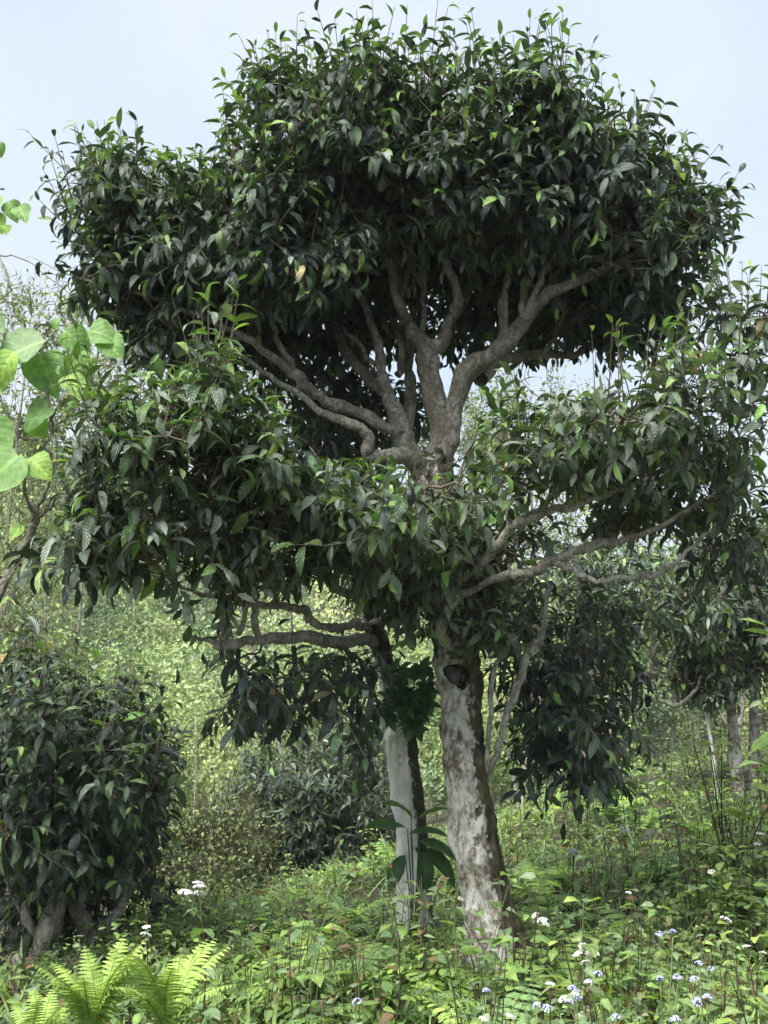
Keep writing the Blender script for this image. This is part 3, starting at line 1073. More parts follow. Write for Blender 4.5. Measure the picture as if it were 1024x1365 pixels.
big_lobes = [
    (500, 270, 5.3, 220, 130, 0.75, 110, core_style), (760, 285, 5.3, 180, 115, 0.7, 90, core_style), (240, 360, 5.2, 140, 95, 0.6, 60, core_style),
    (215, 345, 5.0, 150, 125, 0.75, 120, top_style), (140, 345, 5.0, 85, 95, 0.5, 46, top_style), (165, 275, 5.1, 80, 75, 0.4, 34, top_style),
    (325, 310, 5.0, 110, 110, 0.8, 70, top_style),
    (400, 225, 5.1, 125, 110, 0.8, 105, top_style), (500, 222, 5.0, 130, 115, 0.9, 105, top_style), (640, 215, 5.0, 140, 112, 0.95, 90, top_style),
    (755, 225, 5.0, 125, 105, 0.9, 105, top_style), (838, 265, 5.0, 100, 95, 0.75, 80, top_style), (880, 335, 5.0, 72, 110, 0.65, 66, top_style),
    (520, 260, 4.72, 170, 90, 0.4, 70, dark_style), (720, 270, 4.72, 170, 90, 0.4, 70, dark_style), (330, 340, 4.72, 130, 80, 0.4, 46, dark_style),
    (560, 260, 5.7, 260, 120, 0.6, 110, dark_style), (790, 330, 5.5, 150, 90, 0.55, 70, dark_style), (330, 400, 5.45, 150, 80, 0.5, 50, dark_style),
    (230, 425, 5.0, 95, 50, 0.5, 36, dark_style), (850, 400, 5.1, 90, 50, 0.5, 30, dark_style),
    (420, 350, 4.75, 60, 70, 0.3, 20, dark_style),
    # second tier, right
    (830, 580, 4.45, 125, 85, 0.6, 70, dust_sheen_style), (955, 560, 4.5, 70, 120, 0.55, 60, dust_sheen_style), (985, 470, 4.8, 40, 60, 0.35, 18, dust_sheen_style),
    (690, 610, 4.3, 110, 65, 0.45, 52, fresh_style), (590, 670, 4.25, 120, 55, 0.4, 52, fresh_style), (510, 720, 4.3, 80, 60, 0.35, 30, dust_sheen_style),
    (640, 730, 4.75, 110, 70, 0.3, 40, dust_sheen_style), (800, 680, 4.85, 130, 75, 0.5, 56, dust_sheen_style), (930, 660, 4.75, 80, 70, 0.45, 36, dust_sheen_style),
    # hanging skirt on the right
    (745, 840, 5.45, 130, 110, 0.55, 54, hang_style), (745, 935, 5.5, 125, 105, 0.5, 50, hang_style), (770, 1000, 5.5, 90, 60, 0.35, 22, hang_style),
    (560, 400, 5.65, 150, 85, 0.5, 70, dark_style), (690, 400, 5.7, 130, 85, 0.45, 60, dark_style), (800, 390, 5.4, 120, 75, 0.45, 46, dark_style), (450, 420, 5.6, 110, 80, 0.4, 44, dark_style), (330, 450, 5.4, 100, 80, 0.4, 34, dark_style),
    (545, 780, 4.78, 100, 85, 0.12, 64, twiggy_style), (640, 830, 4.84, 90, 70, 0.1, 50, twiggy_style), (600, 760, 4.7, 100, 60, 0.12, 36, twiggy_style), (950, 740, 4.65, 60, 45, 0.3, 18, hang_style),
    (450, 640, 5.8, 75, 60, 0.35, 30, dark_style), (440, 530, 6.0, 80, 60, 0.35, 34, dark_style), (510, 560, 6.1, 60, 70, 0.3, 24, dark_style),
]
big_gaps = [(385, 450, 530, 640, 5.15), (530, 440, 640, 600, 5.3), (650, 400, 730, 480, 5.0), (690, 480, 800, 520, 5.3), (740, 440, 870, 500, 4.95), (560, 885, 665, 1250, 5.4), (600, 795, 730, 830, 4.72), (640, 690, 730, 770, 4.75), (730, 725, 900, 800, 5.3),
            (900, 790, 1100, 1300), (195, 40, 292, 190), (60, 40, 215, 150), (560, 900, 660, 1110), (470, 880, 600, 1250), (640, 860, 680, 1000, 4.95)]
make_crown(big, LB, big_lobes, big_gaps)

# ------------------------------------------------------------------ second, white-stemmed tea tree
b1 = at(548, 1215, 5.7)
slim = thing('tea_tree', 'white-stemmed tea tree behind the huge one, bare limbs reaching left', 'tree', (b1[0], b1[1], ground_z(b1[0], b1[1])))


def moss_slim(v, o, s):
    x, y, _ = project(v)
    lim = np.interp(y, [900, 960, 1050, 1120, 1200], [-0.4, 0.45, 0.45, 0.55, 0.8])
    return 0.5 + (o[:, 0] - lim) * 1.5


ps, rs = trunk_part(slim, [(554, 1245, 5.72, 62), (551, 1205, 5.7, 48), (547, 1120, 5.68, 43), (541, 1050, 5.65, 42), (534, 985, 5.6, 40), (527, 945, 5.52, 36), (517, 895, 5.4, 28), (501, 845, 5.28, 25), (490, 805, 5.2, 19), (474, 772, 5.1, 15)],
                    M_TRUNK2, sides=48, per=14, moss=moss_slim)
LS = [(ps[60:], rs[60:])]
for c in [
    [(503, 852, 5.3, 22), (470, 853, 5.1, 20), (430, 853, 4.95, 18), (400, 851, 4.85, 18), (345, 853, 4.7, 16), (300, 858, 4.6, 15), (285, 862, 4.55, 9)],
    [(492, 838, 5.22, 14), (476, 827, 5.1, 14), (455, 836, 5.0, 14), (430, 840, 4.9, 14), (417, 824, 4.85, 14), (400, 815, 4.8, 13), (360, 808, 4.75, 11), (310, 800, 4.7, 10), (245, 785, 4.6, 7), (190, 740, 4.5, 4)],
    [(490, 808, 5.2, 17), (456, 790, 5.0, 15), (430, 764, 4.9, 13), (410, 738, 4.8, 11), (380, 690, 4.7, 8), (360, 620, 4.6, 5)],
    [(512, 880, 5.38, 11), (480, 905, 5.2, 9), (436, 916, 5.0, 9), (406, 940, 4.9, 9), (365, 953, 4.8, 7), (330, 955, 4.75, 4)],
    [(300, 858, 4.6, 14), (302, 825, 4.55, 14), (285, 785, 4.5, 11), (262, 720, 4.45, 8), (230, 650, 4.4, 5)],
    [(296, 860, 4.6, 8), (270, 852, 4.55, 6), (245, 848, 4.5, 4)],
    [(345, 852, 4.7, 13), (338, 815, 4.65, 12), (325, 770, 4.55, 10), (300, 710, 4.4, 9), (277, 650, 4.3, 7), (278, 570, 4.28, 6), (290, 480, 4.28, 4)],
    [(318, 845, 4.65, 10), (330, 800, 4.55, 8), (345, 740, 4.5, 6), (370, 660, 4.4, 4)],
    [(495, 830, 5.2, 10), (530, 822, 5.0, 9), (572, 802, 4.85, 7), (600, 780, 4.8, 5)],
]:
    LS.append(limb_part(slim, c, M_PALE))
    if c[0] in ((503, 852, 5.3, 22), (492, 838, 5.22, 14)):
        CLEAR.append(LS[-1][0])
slim_lobes = [
    (265, 620, 4.15, 150, 110, 0.55, 76, fresh_style), (180, 655, 4.15, 110, 110, 0.45, 48, dust_sheen_style), (330, 680, 4.2, 130, 100, 0.5, 66, dust_sheen_style),
    (230, 745, 4.3, 115, 75, 0.4, 40, dict(dust_sheen_style, clump=-0.9)), (140, 720, 4.3, 85, 80, 0.35, 24, dict(dust_sheen_style, clump=-0.9)), (250, 690, 4.5, 130, 90, 0.4, 30, dict(dark_style, clump=-0.6)), (385, 625, 4.4, 85, 90, 0.4, 34, fresh_style), (165, 575, 4.3, 90, 80, 0.35, 26, fresh_style),
    (290, 540, 4.15, 70, 70, 0.3, 18, fresh_style), (350, 905, 4.75, 105, 75, 0.35, 36, hang_style), (430, 905, 4.95, 80, 70, 0.35, 20, hang_style),
    (470, 760, 4.7, 110, 90, 0.35, 46, dust_sheen_style), (115, 700, 4.3, 75, 60, 0.25, 14, hang_style), (495, 960, 5.2, 45, 65, 0.2, 10, hang_style),
    (440, 690, 4.4, 90, 80, 0.3, 34, fresh_style), (330, 775, 4.5, 110, 60, 0.3, 20, twiggy_style), ]
slim_gaps = [(385, 440, 640, 600), (310, 842, 470, 868, 5.0), (40, 860, 255, 1050), (370, 805, 460, 835, 4.9), (0, 420, 70, 620), (130, 400, 250, 480), (330, 400, 385, 510), (520, 900, 700, 1250), (250, 985, 470, 1100), (0, 560, 70, 690), (0, 800, 215, 900)]
make_crown(slim, LS, slim_lobes, slim_gaps)

# ------------------------------------------------------------------ neighbours
b2 = at(70, 1330, 5.4)
lowt = thing('tea_tree', 'dark low tea tree in the bottom left corner behind the bright fern', 'tree', (b2[0], b2[1], ground_z(b2[0], b2[1])))
LL = []
for k, c in enumerate([
    [(22, 1420, 5.4, 40), (40, 1320, 5.4, 36), (62, 1240, 5.4, 34), (80, 1180, 5.4, 24), (100, 1110, 5.4, 14), (120, 1030, 5.4, 8)],
    [(100, 1420, 5.5, 34), (110, 1330, 5.5, 30), (118, 1260, 5.5, 28), (100, 1200, 5.5, 20), (60, 1130, 5.5, 12), (20, 1040, 5.5, 8)],
    [(36, 1400, 5.3, 30), (62, 1330, 5.3, 26), (120, 1260, 5.35, 20), (165, 1200, 5.4, 14), (180, 1140, 5.4, 12), (200, 1060, 5.4, 7)],
    [(55, 1250, 5.4, 18), (20, 1190, 5.35, 12), (-20, 1120, 5.3, 9), (-40, 1040, 5.3, 6)],
    [(24, 1400, 5.0, 22), (24, 1340, 5.0, 22), (26, 1278, 5.0, 20)],
]):
    LL.append(limb_part(lowt, c, M_LIMB if k != 4 else M_LIMB, 16, 'stem'))
low_lobes = [(90, 985, 5.3, 130, 75, 0.7, 90, dict(fresh_style, w=PW_TOP)), (185, 1060, 5.3, 75, 60, 0.5, 50, dict(top_style, lead=0.05)), (40, 930, 5.4, 70, 45, 0.4, 26, fresh_style),
             (60, 1080, 5.2, 110, 70, 0.6, 56, dark_style), (-40, 1020, 5.4, 80, 100, 0.6, 36, dark_style), (110, 1050, 6.0, 140, 110, 0.4, 60, dark_style), (60, 1170, 5.7, 110, 60, 0.5, 36, hang_style), (30, 1230, 5.6, 90, 80, 0.4, 30, hang_style), (160, 1170, 5.6, 90, 70, 0.4, 26, hang_style), (110, 1060, 5.6, 130, 100, 0.5, 40, core_style)]
make_crown(lowt, LL, low_lobes, [(250, 800, 600, 1300)])

b3 = at(430, 1215, 10.5)
bush = thing('tea_bush', 'rounded dark tea bush on the slope left of the white stem', 'bush', (b3[0], b3[1], ground_z(b3[0], b3[1]) - 0.05))
LBu = []
for c in [[(430, 1240, 10.5, 16), (425, 1150, 10.5, 13), (410, 1080, 10.4, 8), (390, 1030, 10.4, 5)], [(440, 1240, 10.5, 14), (455, 1140, 10.5, 10), (480, 1050, 10.6, 6)], [(424, 1240, 10.4, 10), (380, 1160, 10.3, 8), (340, 1110, 10.3, 5)]]:
    LBu.append(limb_part(bush, c, M_LIMB, 8, 'stem'))
bush_style = dict(w=np.array([3, 3, 2.0, 0.6, 0.1, 0, 1.6, 1.0, 0.02, 2.0]), up=0.35, droop=0.8, per=8, fresh=0.1, len=1.1)  # grey weights paint silver highlights on the leaf faces
bush_lobes = [(420, 1085, 10.5, 110, 95, 0.8, 150, bush_style), (345, 1120, 10.4, 60, 70, 0.5, 56, bush_style), (480, 1030, 10.7, 45, 50, 0.5, 34, bush_style), (450, 1150, 10.2, 60, 50, 0.4, 40, bush_style), (420, 1100, 10.6, 95, 85, 0.5, 70, core_style)]
make_crown(bush, LBu, bush_lobes, [], TEA_LOW, size=0.11, n_leaf=150, K=7)

b4 = at(815, 1010, 10.0)
rt1 = thing('tea_tree', 'sparse tea tree with crooked pale branches right of the hanging foliage', 'tree', (b4[0], b4[1], ground_z(b4[0], b4[1]) - 0.05))
L4 = []
for c in [[(800, 1040, 10, 22), (808, 985, 10, 20), (830, 945, 10, 18), (855, 908, 9.9, 15), (880, 895, 9.9, 10), (872, 870, 9.9, 8), (868, 830, 9.9, 6), (850, 770, 9.9, 4)],
          [(825, 948, 10, 13), (845, 930, 9.9, 10), (880, 932, 9.8, 9), (905, 940, 9.8, 7), (925, 925, 9.8, 5), (935, 900, 9.8, 4)],
          [(868, 900, 9.9, 9), (875, 865, 9.8, 7), (895, 835, 9.8, 6), (915, 790, 9.8, 4)], [(820, 955, 10, 12), (800, 900, 10.2, 9), (790, 840, 10.3, 6)],
          [(880, 915, 9.9, 7), (890, 895, 9.8, 6), (897, 870, 9.8, 5), (890, 850, 9.8, 4)]]:
    L4.append(limb_part(rt1, c, M_LIMB, 9, 'limb'))
mid_style = dict(w=np.array([1.2, 1.6, 2.0, 1.8, 1.0, 0.3, 1.8, 1.2, 0.03, 0.6]), up=0.3, droop=0.9, per=5, fresh=0.4, len=1.1)
make_crown(rt1, L4, [(850, 800, 9.9, 100, 55, 0.8, 80, mid_style), (930, 820, 9.9, 50, 50, 0.6, 30, mid_style), (830, 870, 10.3, 60, 50, 0.5, 26, mid_style), (930, 910, 9.8, 40, 25, 0.4, 12, mid_style), (790, 760, 10, 60, 50, 0.6, 24, mid_style)],
           [(840, 900, 930, 960)], TEA_LOW, size=0.12, n_leaf=150, K=7)

b5 = at(992, 1062, 10.3)
rt2 = thing('tea_tree', 'twin-trunked tea tree at the right edge of the picture', 'tree', (b5[0], b5[1], ground_z(b5[0], b5[1]) - 0.05))
L5 = []
for c in [[(985, 1090, 10.3, 26), (984, 1040, 10.3, 22), (978, 980, 10.3, 19), (972, 930, 10.3, 17), (975, 870, 10.3, 13), (985, 800, 10.3, 8)],
          [(1012, 1080, 10.4, 20), (1006, 1030, 10.4, 18), (1004, 980, 10.4, 17), (1006, 920, 10.4, 14), (1015, 850, 10.4, 9), (1020, 780, 10.4, 5)],
          [(974, 920, 10.3, 8), (950, 890, 10.2, 6), (935, 850, 10.2, 4)], [(980, 830, 10.3, 8), (1000, 800, 10.2, 7), (1012, 770, 10.2, 5)]]:
    L5.append(limb_part(rt2, c, M_TRUNK if len(c) > 5 else M_LIMB, 14, 'trunk' if len(c) > 5 else 'limb'))
make_crown(rt2, L5, [(985, 830, 10.3, 70, 90, 0.7, 80, dict(bush_style)), (1040, 800, 10.4, 60, 110, 0.7, 50, bush_style), (955, 900, 10.1, 40, 40, 0.5, 24, bush_style), (1000, 740, 10.6, 60, 45, 0.6, 30, mid_style)],
           [(960, 945, 1030, 1100)], TEA_LOW, size=0.12, n_leaf=150, K=7)

b6 = at(950, 1040, 10.0)
st6 = thing('dead_stem', 'thin white dead stem leaning left of the twin trunks', 'stem', (b6[0], b6[1], ground_z(b6[0], b6[1])))
limb_part(st6, [(984, 1062, 10, 7), (978, 1030, 10, 7), (972, 990, 10, 6), (966, 950, 10, 4)], M_TRUNK2, 8, 'stalk') if False else limb_part(st6, [(956, 1075, 10, 7), (952, 1030, 10, 7), (948, 1000, 10, 6), (941, 950, 10, 4)], M_TRUNK2, 8, 'stalk')

# broad-leaved sapling at the left edge
b7 = at(-60, 1300, 4.6)
sap = thing('broadleaf_sapling', 'young tree with huge pale green heart-shaped leaves at the left edge', 'tree', (b7[0], b7[1], ground_z(b7[0], b7[1])))
for c in [[(-70, 1330, 4.6, 24), (-50, 1000, 4.55, 20), (-5, 815, 4.5, 17), (30, 735, 4.5, 15), (45, 690, 4.5, 13), (42, 668, 4.5, 10)],
          [(42, 695, 4.5, 7), (62, 650, 4.5, 6), (72, 600, 4.5, 6), (65, 530, 4.5, 5), (57, 462, 4.5, 4)], [(45, 692, 4.5, 7), (35, 650, 4.45, 6), (25, 600, 4.4, 5), (20, 560, 4.4, 3)],
          [(68, 560, 4.5, 4), (90, 520, 4.5, 3.5), (120, 480, 4.5, 3)], [(50, 690, 4.5, 6), (75, 660, 4.55, 5), (110, 560, 4.6, 4), (130, 470, 4.6, 3)],
          [(-60, 1100, 4.55, 14), (-80, 700, 4.5, 12), (-70, 400, 4.5, 9), (-40, 260, 4.5, 5), (5, 250, 4.5, 3)], [(30, 735, 4.5, 4), (10, 770, 4.4, 3.5), (-20, 790, 4.4, 3)]]:
    limb_part(sap, c, M_LIMB, 10, 'limb' if c[0][3] < 12 else 'trunk')
lvb = Leaves(BROAD)
C_BR = 0.85 * np.array([(0.16, 0.30, 0.10), (0.20, 0.36, 0.11), (0.26, 0.42, 0.09), (0.22, 0.33, 0.16), (0.36, 0.16, 0.08)])
for px, py, Y, s, dx, dz, ci in [(60, 455, 4.45, 0.30, -0.9, -0.35, 3), (55, 470, 4.5, 0.27, 0.35, -0.9, 0), (85, 440, 4.5, 0.2, 0.8, -0.6, 1), (20, 470, 4.4, 0.22, -0.6, -0.9, 2), (100, 470, 4.5, 0.22, 0.3, -1, 1),
                                 (118, 440, 4.6, 0.20, 0.9, -0.3, 1), (70, 540, 4.5, 0.2, -0.8, -0.7, 0), (92, 500, 4.45, 0.17, 0.5, -0.9, 2), (28, 605, 4.4, 0.33, -0.75, -0.8, 1), (40, 610, 4.4, 0.18, 0.8, -0.7, 2),
                                 (140, 450, 4.6, 0.18, 0.7, -0.8, 1), (5, 440, 4.45, 0.24, -0.8, 0.2, 3), (72, 438, 4.55, 0.08, 0.3, 0.5, 1), (130, 520, 4.6, 0.18, 0.3, -1, 2), (160, 540, 4.65, 0.2, 0.6, -0.7, 1), (0, 500, 4.5, 0.2, -0.4, -1, 1),
                                 (190, 560, 4.7, 0.2, 0.2, -1, 0), (45, 560, 4.55, 0.15, 0.6, -0.8, 2), (30, 700, 4.4, 0.1, -0.5, -0.8, 2), (0, 262, 4.5, 0.13, -0.4, -0.8, 2), (12, 268, 4.5, 0.13, 0.35, -0.9, 1), (25, 275, 4.5, 0.13, 0.5, -0.9, 1), (-5, 285, 4.5, 0.12, 0.3, -1, 2),
                                 (-4, 190, 4.5, 0.09, 0.3, -0.8, 1), (8, 300, 4.5, 0.07, 0.2, -1, 2), (10, 470, 4.6, 0.25, -0.7, -0.5, 0), (-20, 560, 4.45, 0.26, 0.5, -0.8, 1)]:
    p = at(px, py, Y)
    d = np.array([dx, rng.uniform(-0.5, 0.1), dz])
    lvb.add(p[None], d[None], np.array([[rng.uniform(-0.4, 0.4), -1.0, 0.6]]), s * 0.85, C_BR[ci][None])
lvb.root, lvb.n_leaf, lvb.twigs = sap, 300, None
TreeLeaves.sets.append(lvb)

# ------------------------------------------------------------------ paler trees behind
C_PALE = 1.3 * np.array([(0.10, 0.15, 0.05), (0.14, 0.19, 0.06), (0.18, 0.22, 0.08), (0.08, 0.12, 0.05), (0.22, 0.24, 0.10), (0.18, 0.22, 0.09), (0.13, 0.18, 0.08)])


def pale_tree(name, label, cat, px, Y, foot, lobes, stems, n_shoot, size=0.085, pal=C_PALE, group=None, twcol=(0.16, 0.14, 0.10)):
    b = at(px, 900, Y)
    z = ground_z(b[0], b[1])
    root = thing(name, label, cat, (b[0], b[1], z), group)
    lb = []
    base = np.array([b[0], b[1], z - 0.05])
    for sx, sy, w in stems:
        e = at(sx, sy, Y)
        m = (base + e) / 2 + rng.normal(0, 0.12, 3)
        c = np.vstack([np.append(base + np.array([rng.normal(0, 0.06), rng.normal(0, 0.06), 0]), w), np.append(m, w * 0.7), np.append(e, w * 0.2)])
        s = spline(c, 8)
        a = Acc()
        a.add(*tube(s[:, :3], s[:, 3], 7, 0.1, sx))
        part('trunk' if w > 0.03 else 'limb', a, M_LIMB, root)
        lb.append((s[:, :3], s[:, 3]))
    st = dict(w=np.ones(len(pal)), up=0.4, droop=0.5, per=n_shoot, fresh=0.0, len=1.4)
    lobes = [(*l[:2], l[2], *l[3:], st) for l in lobes]
    lv = make_crown(root, lb, lobes, [], SMALL, size=size, n_leaf=0, K=8, palette=pal, twcol=twcol, tip=0.004)
    return lv


pale_tree('pale_tree', 'tall loose olive-green tree behind the heart-shaped leaves', 'tree', 60, 12.5, 0, [(40, 520, 12.5, 110, 110, 1.0, 90), (20, 680, 12.5, 90, 100, 0.9, 50), (120, 600, 13, 90, 110, 0.9, 50), (60, 430, 12.8, 80, 40, 0.6, 26), (10, 790, 12.2, 60, 50, 0.6, 14)],
          [(40, 430, 0.035), (-20, 560, 0.025), (120, 520, 0.03), (90, 640, 0.02)], 6)
pale_tree('pale_tree', 'yellowish open tree seen through the gap between the two foliage tiers', 'tree', 690, 13.5, 0, [(700, 580, 13.5, 120, 75, 1.0, 90), (610, 640, 13.5, 90, 80, 0.9, 50), (780, 620, 13.5, 100, 90, 0.9, 60), (690, 760, 13.5, 150, 80, 0.9, 60)],
          [(700, 520, 0.04), (620, 600, 0.025), (790, 560, 0.025)], 6)
pale_tree('pale_tree', 'grey-green tree half hidden behind the upper left foliage', 'tree', 430, 14, 0, [(230, 520, 14, 120, 60, 0.9, 60), (330, 600, 14, 110, 90, 0.9, 60), (220, 640, 14, 90, 60, 0.9, 24), (450, 620, 14, 80, 90, 0.9, 40)],
          [(240, 480, 0.03), (340, 540, 0.022), (440, 560, 0.02)], 6, pal=C_PALE * 0.8)
pale_tree('pale_tree', 'light green leafy tree behind the twin trunks on the right', 'tree', 985, 14, 0, [(990, 760, 14, 100, 80, 1.0, 70), (900, 800, 14.5, 100, 90, 1.0, 60), (1050, 840, 14, 80, 100, 1.0, 40), (800, 860, 14.5, 90, 80, 1.0, 46)],
          [(990, 720, 0.04), (900, 770, 0.025), (810, 830, 0.02)], 6, pal=C_PALE * np.array([0.9, 1.1, 0.8]))
pale_tree('flowering_shrub', 'straggly olive shrub with pale flower buds right of the dark low tree', 'shrub', 285, 8.0, 0, [(270, 1150, 8, 70, 55, 0.5, 90), (240, 1200, 7.6, 70, 40, 0.4, 40), (320, 1190, 8.2, 40, 35, 0.3, 18)],
          [(280, 1100, 0.012), (240, 1150, 0.01), (330, 1150, 0.01), (300, 1130, 0.01)], 6, size=0.05, pal=C_PALE * 0.8, twcol=(0.07, 0.065, 0.035))
pale_tree('bamboo_thicket', 'tangle of arching pale stems behind the low tree on the left', 'shrub', 100, 9.5, 0, [(60, 860, 9.5, 70, 40, 0.6, 14), (30, 820, 9.8, 60, 50, 0.6, 14)],
          [(60, 780, 0.02), (180, 800, 0.012), (150, 850, 0.012), (20, 760, 0.02), (230, 810, 0.01)], 3, size=0.08)

# bare twig tree against the sky on the left
b8 = at(-30, 600, 20)
bare = thing('bare_tree', 'leafless grey twiggy treetop against the sky at the left edge', 'tree', (b8[0], b8[1], ground_z(b8[0], b8[1])))
e = at(-25, 420, 20)
s = spline(np.array([[b8[0], b8[1], ground_z(b8[0], b8[1]) - 0.1, 0.12], [*((b8 + e) / 2), 0.08], [*e, 0.04]]), 8)
a = Acc()
a.add(*tube(s[:, :3], s[:, 3], 8, 0.1, 0))
part('trunk', a, M_LIMB, bare)
tg = np.array([at(px + rng.normal(0, 4), py, 20 + rng.normal(0, 0.5)) for px, py in [(28, 348), (25, 365), (15, 340), (5, 352), (30, 378), (0, 335), (-10, 345), (18, 385), (8, 370), (95, 392), (84, 380), (-20, 330)]])
a = Acc()
for p, r, ti in grow([(s[:, :3], s[:, 3])], tg, 0.15, 0.008):
    a.add(*tube(p, r, 5), (0.2, 0.18, 0.16))
part('twigs', a, M_TWIG, bare, 'stuff')


# ------------------------------------------------------------------ far slope
def crown_cloud(n, rx, rz, card, lobes=7):
    """leaf sprays through a lobed crown of unit base height"""
    c = unit(rng.normal(0, 1, (lobes, 3))) * rng.uniform(0.35, 0.9, (lobes, 1)) * np.array([rx, rx, rz])
    r = rng.uniform(0.3, 0.5, lobes)
    k = rng.integers(0, lobes, n)
    v = unit(rng.normal(0, 1, (n, 3)))
    p = c[k] + v * (r[k] * (1 - 0.35 * rng.random(n) ** 1.5))[:, None] * np.array([rx, rx, rz])
    d = unit(np.cross(v, rng.normal(0, 1, (n, 3))) + v * 0.25)
    nr = v * 1.3 + np.array([0, 0, 0.5]) + rng.normal(0, 0.22, (n, 3))
    return p, d, nr, card * rng.uniform(0.7, 1.3, n)


C_FAR = np.array([1.35, 1.4, 1.3]) * np.array([(0.13, 0.18, 0.075), (0.17, 0.22, 0.085), (0.22, 0.27, 0.12), (0.09, 0.135, 0.065), (0.055, 0.085, 0.045), (0.25, 0.28, 0.13), (0.14, 0.18, 0.105)])
far = Leaves(TINY)
cnt = 0
far_tw = Acc()
while cnt < 470:
    Y = rng.uniform(17, 95) if cnt < 270 else rng.uniform(80, 175)
    px = rng.uniform(-260, 1250)
    x = (px - 512) / F * Y
    d = terrace(x, Y)
    if d > -4 and Y < 30:
        continue
    z = ground_z(x, Y)
    h = rng.uniform(4.5, 7.5) if Y > 85 else rng.uniform(2.6, 6.5) if Y > 24 else rng.uniform(1.2, 2.4)
    col = C_FAR[rng.integers(0, len(C_FAR))] * rng.uniform(0.8, 1.2)
    n = int(np.clip(56000 / Y, 600, 1800))
    p, dd, nr, s = crown_cloud(n, h * 0.55, h * 0.6, np.clip(0.0048 * Y, 0.09, 0.7))
    far.add(p + np.array([x, Y, z + h * 0.75]), dd, nr, s, col * rng.uniform(0.88, 1.12, (n, 1)))
    far_tw.add(*tube(np.array([[x, Y, z - 0.2], [x + rng.normal(0, 0.1), Y, z + h * 0.5], [x + rng.normal(0, 0.2), Y, z + h * 1.1]]), np.array([0.10, 0.07, 0.02]) * h / 9, 5), (0.12, 0.11, 0.08))
    cnt += 1
far.done()
a = Acc()
far.bake(a)
wood = part('far_wood', a, M_FAR, None, 'stuff')
wood['label'] = 'pale green wood covering the far valley slope'
wood['category'] = 'wood'
a2 = part('far_trunks', far_tw, M_TWIG, wood, 'stuff')

hill = [(195, 930, 46, 'slender pale-trunked tree leaning on the far slope below the foliage'), (175, 850, 60, 'round yellow-green tree on the far slope above the low tree'), (290, 950, 38, 'grey-green tree on the slope left of the hanging leaves'),
        (370, 1000, 32, 'bright round tree on the slope below the hanging leaves'), (120, 790, 75, 'feathery pale tree high on the far slope'), (235, 1020, 27, 'pale bushy tree on the near valley side beside the low tree'), (460, 985, 30, 'yellowish shrub tree on the slope left of the white stem')]
for k, (px, py, Y, lab) in enumerate(hill):
    p = at(px, py, Y)
    z = ground_z(p[0], p[1])
    root = thing('hillside_tree', lab, 'tree', (p[0], p[1], z), 'trees on the far valley slope')
    top = max(p[2] + 1.2, z + 2.5)
    a = Acc()
    for q in range(2):
        a.add(*tube(spline(np.array([[p[0] + 0.2 * q, p[1], z - 0.2], [p[0] + 0.3 * q + rng.normal(0, 0.2), p[1], (z + top) / 2], [p[0] + (q - 0.5) * 0.9, p[1], top]]), 5), np.linspace(0.07, 0.02, 11), 6), (0.42, 0.40, 0.34))
    part('trunk', a, M_TWIG, root)
    lv = Leaves(TINY)
    n = 1300
    rr = 0.03 * Y + 0.4
    pp, dd, nr, s = crown_cloud(n, rr, rr * 0.8, np.clip(0.0034 * Y, 0.08, 0.25))
    col = C_FAR[[2, 5, 6, 2, 5, 1, 5][k]]
    lv.add(pp + np.array([p[0], p[1], top - 0.2]), dd, nr, s, col * rng.uniform(0.75, 1.25, (n, 1)))
    lv.done()
    a = Acc()
    lv.bake(a)
    part('crown', a, M_FAR, root)

# ------------------------------------------------------------------ thin valley haze
hz_m, hz_n, hz_l = new_mat('haze')
hz_o = hz_n.new('ShaderNodeOutputMaterial')
hz_v = hz_n.new('ShaderNodeVolumePrincipled')
hz_v.inputs['Color'].default_value = (0.96, 0.97, 0.98, 1)
hz_v.inputs['Density'].default_value = 0.0008
hz_l.new(hz_v.outputs[0], hz_o.inputs['Volume'])
hx, hy0, hy1, hb, ht = 262, -62, 322, float(GZ.min()) - 1.0, float(GZ.max()) + 8.0
hv = np.array([[sx * hx, yy, zz] for zz in (hb, ht) for yy in (hy0, hy1) for sx in (-1, 1)])
hq = np.array([[0, 2, 3, 1], [4, 5, 7, 6], [0, 1, 5, 4], [2, 6, 7, 3], [0, 4, 6, 2], [1, 3, 7, 5]])
a = Acc()
a.add(hv, np.vstack([hq[:, [0, 1, 2]], hq[:, [0, 2, 3]]]))
part('haze', a, hz_m, None, 'stuff')

# ------------------------------------------------------------------ undergrowth
C_WEED = np.array([(0.10, 0.17, 0.07), (0.14, 0.23, 0.08), (0.17, 0.28, 0.08), (0.08, 0.14, 0.06), (0.22, 0.32, 0.09), (0.13, 0.20, 0.11), (0.17, 0.23, 0.14)])
C_WEED = np.minimum(C_WEED, [0.18, 0.28, 0.2]) * np.array([1.32, 1.27, 1.2])
C_FERN = np.array([(0.16, 0.26, 0.07), (0.24, 0.36, 0.09), (0.13, 0.22, 0.09)])
C_DEAD = np.array([(0.14, 0.09, 0.05), (0.20, 0.14, 0.07)])


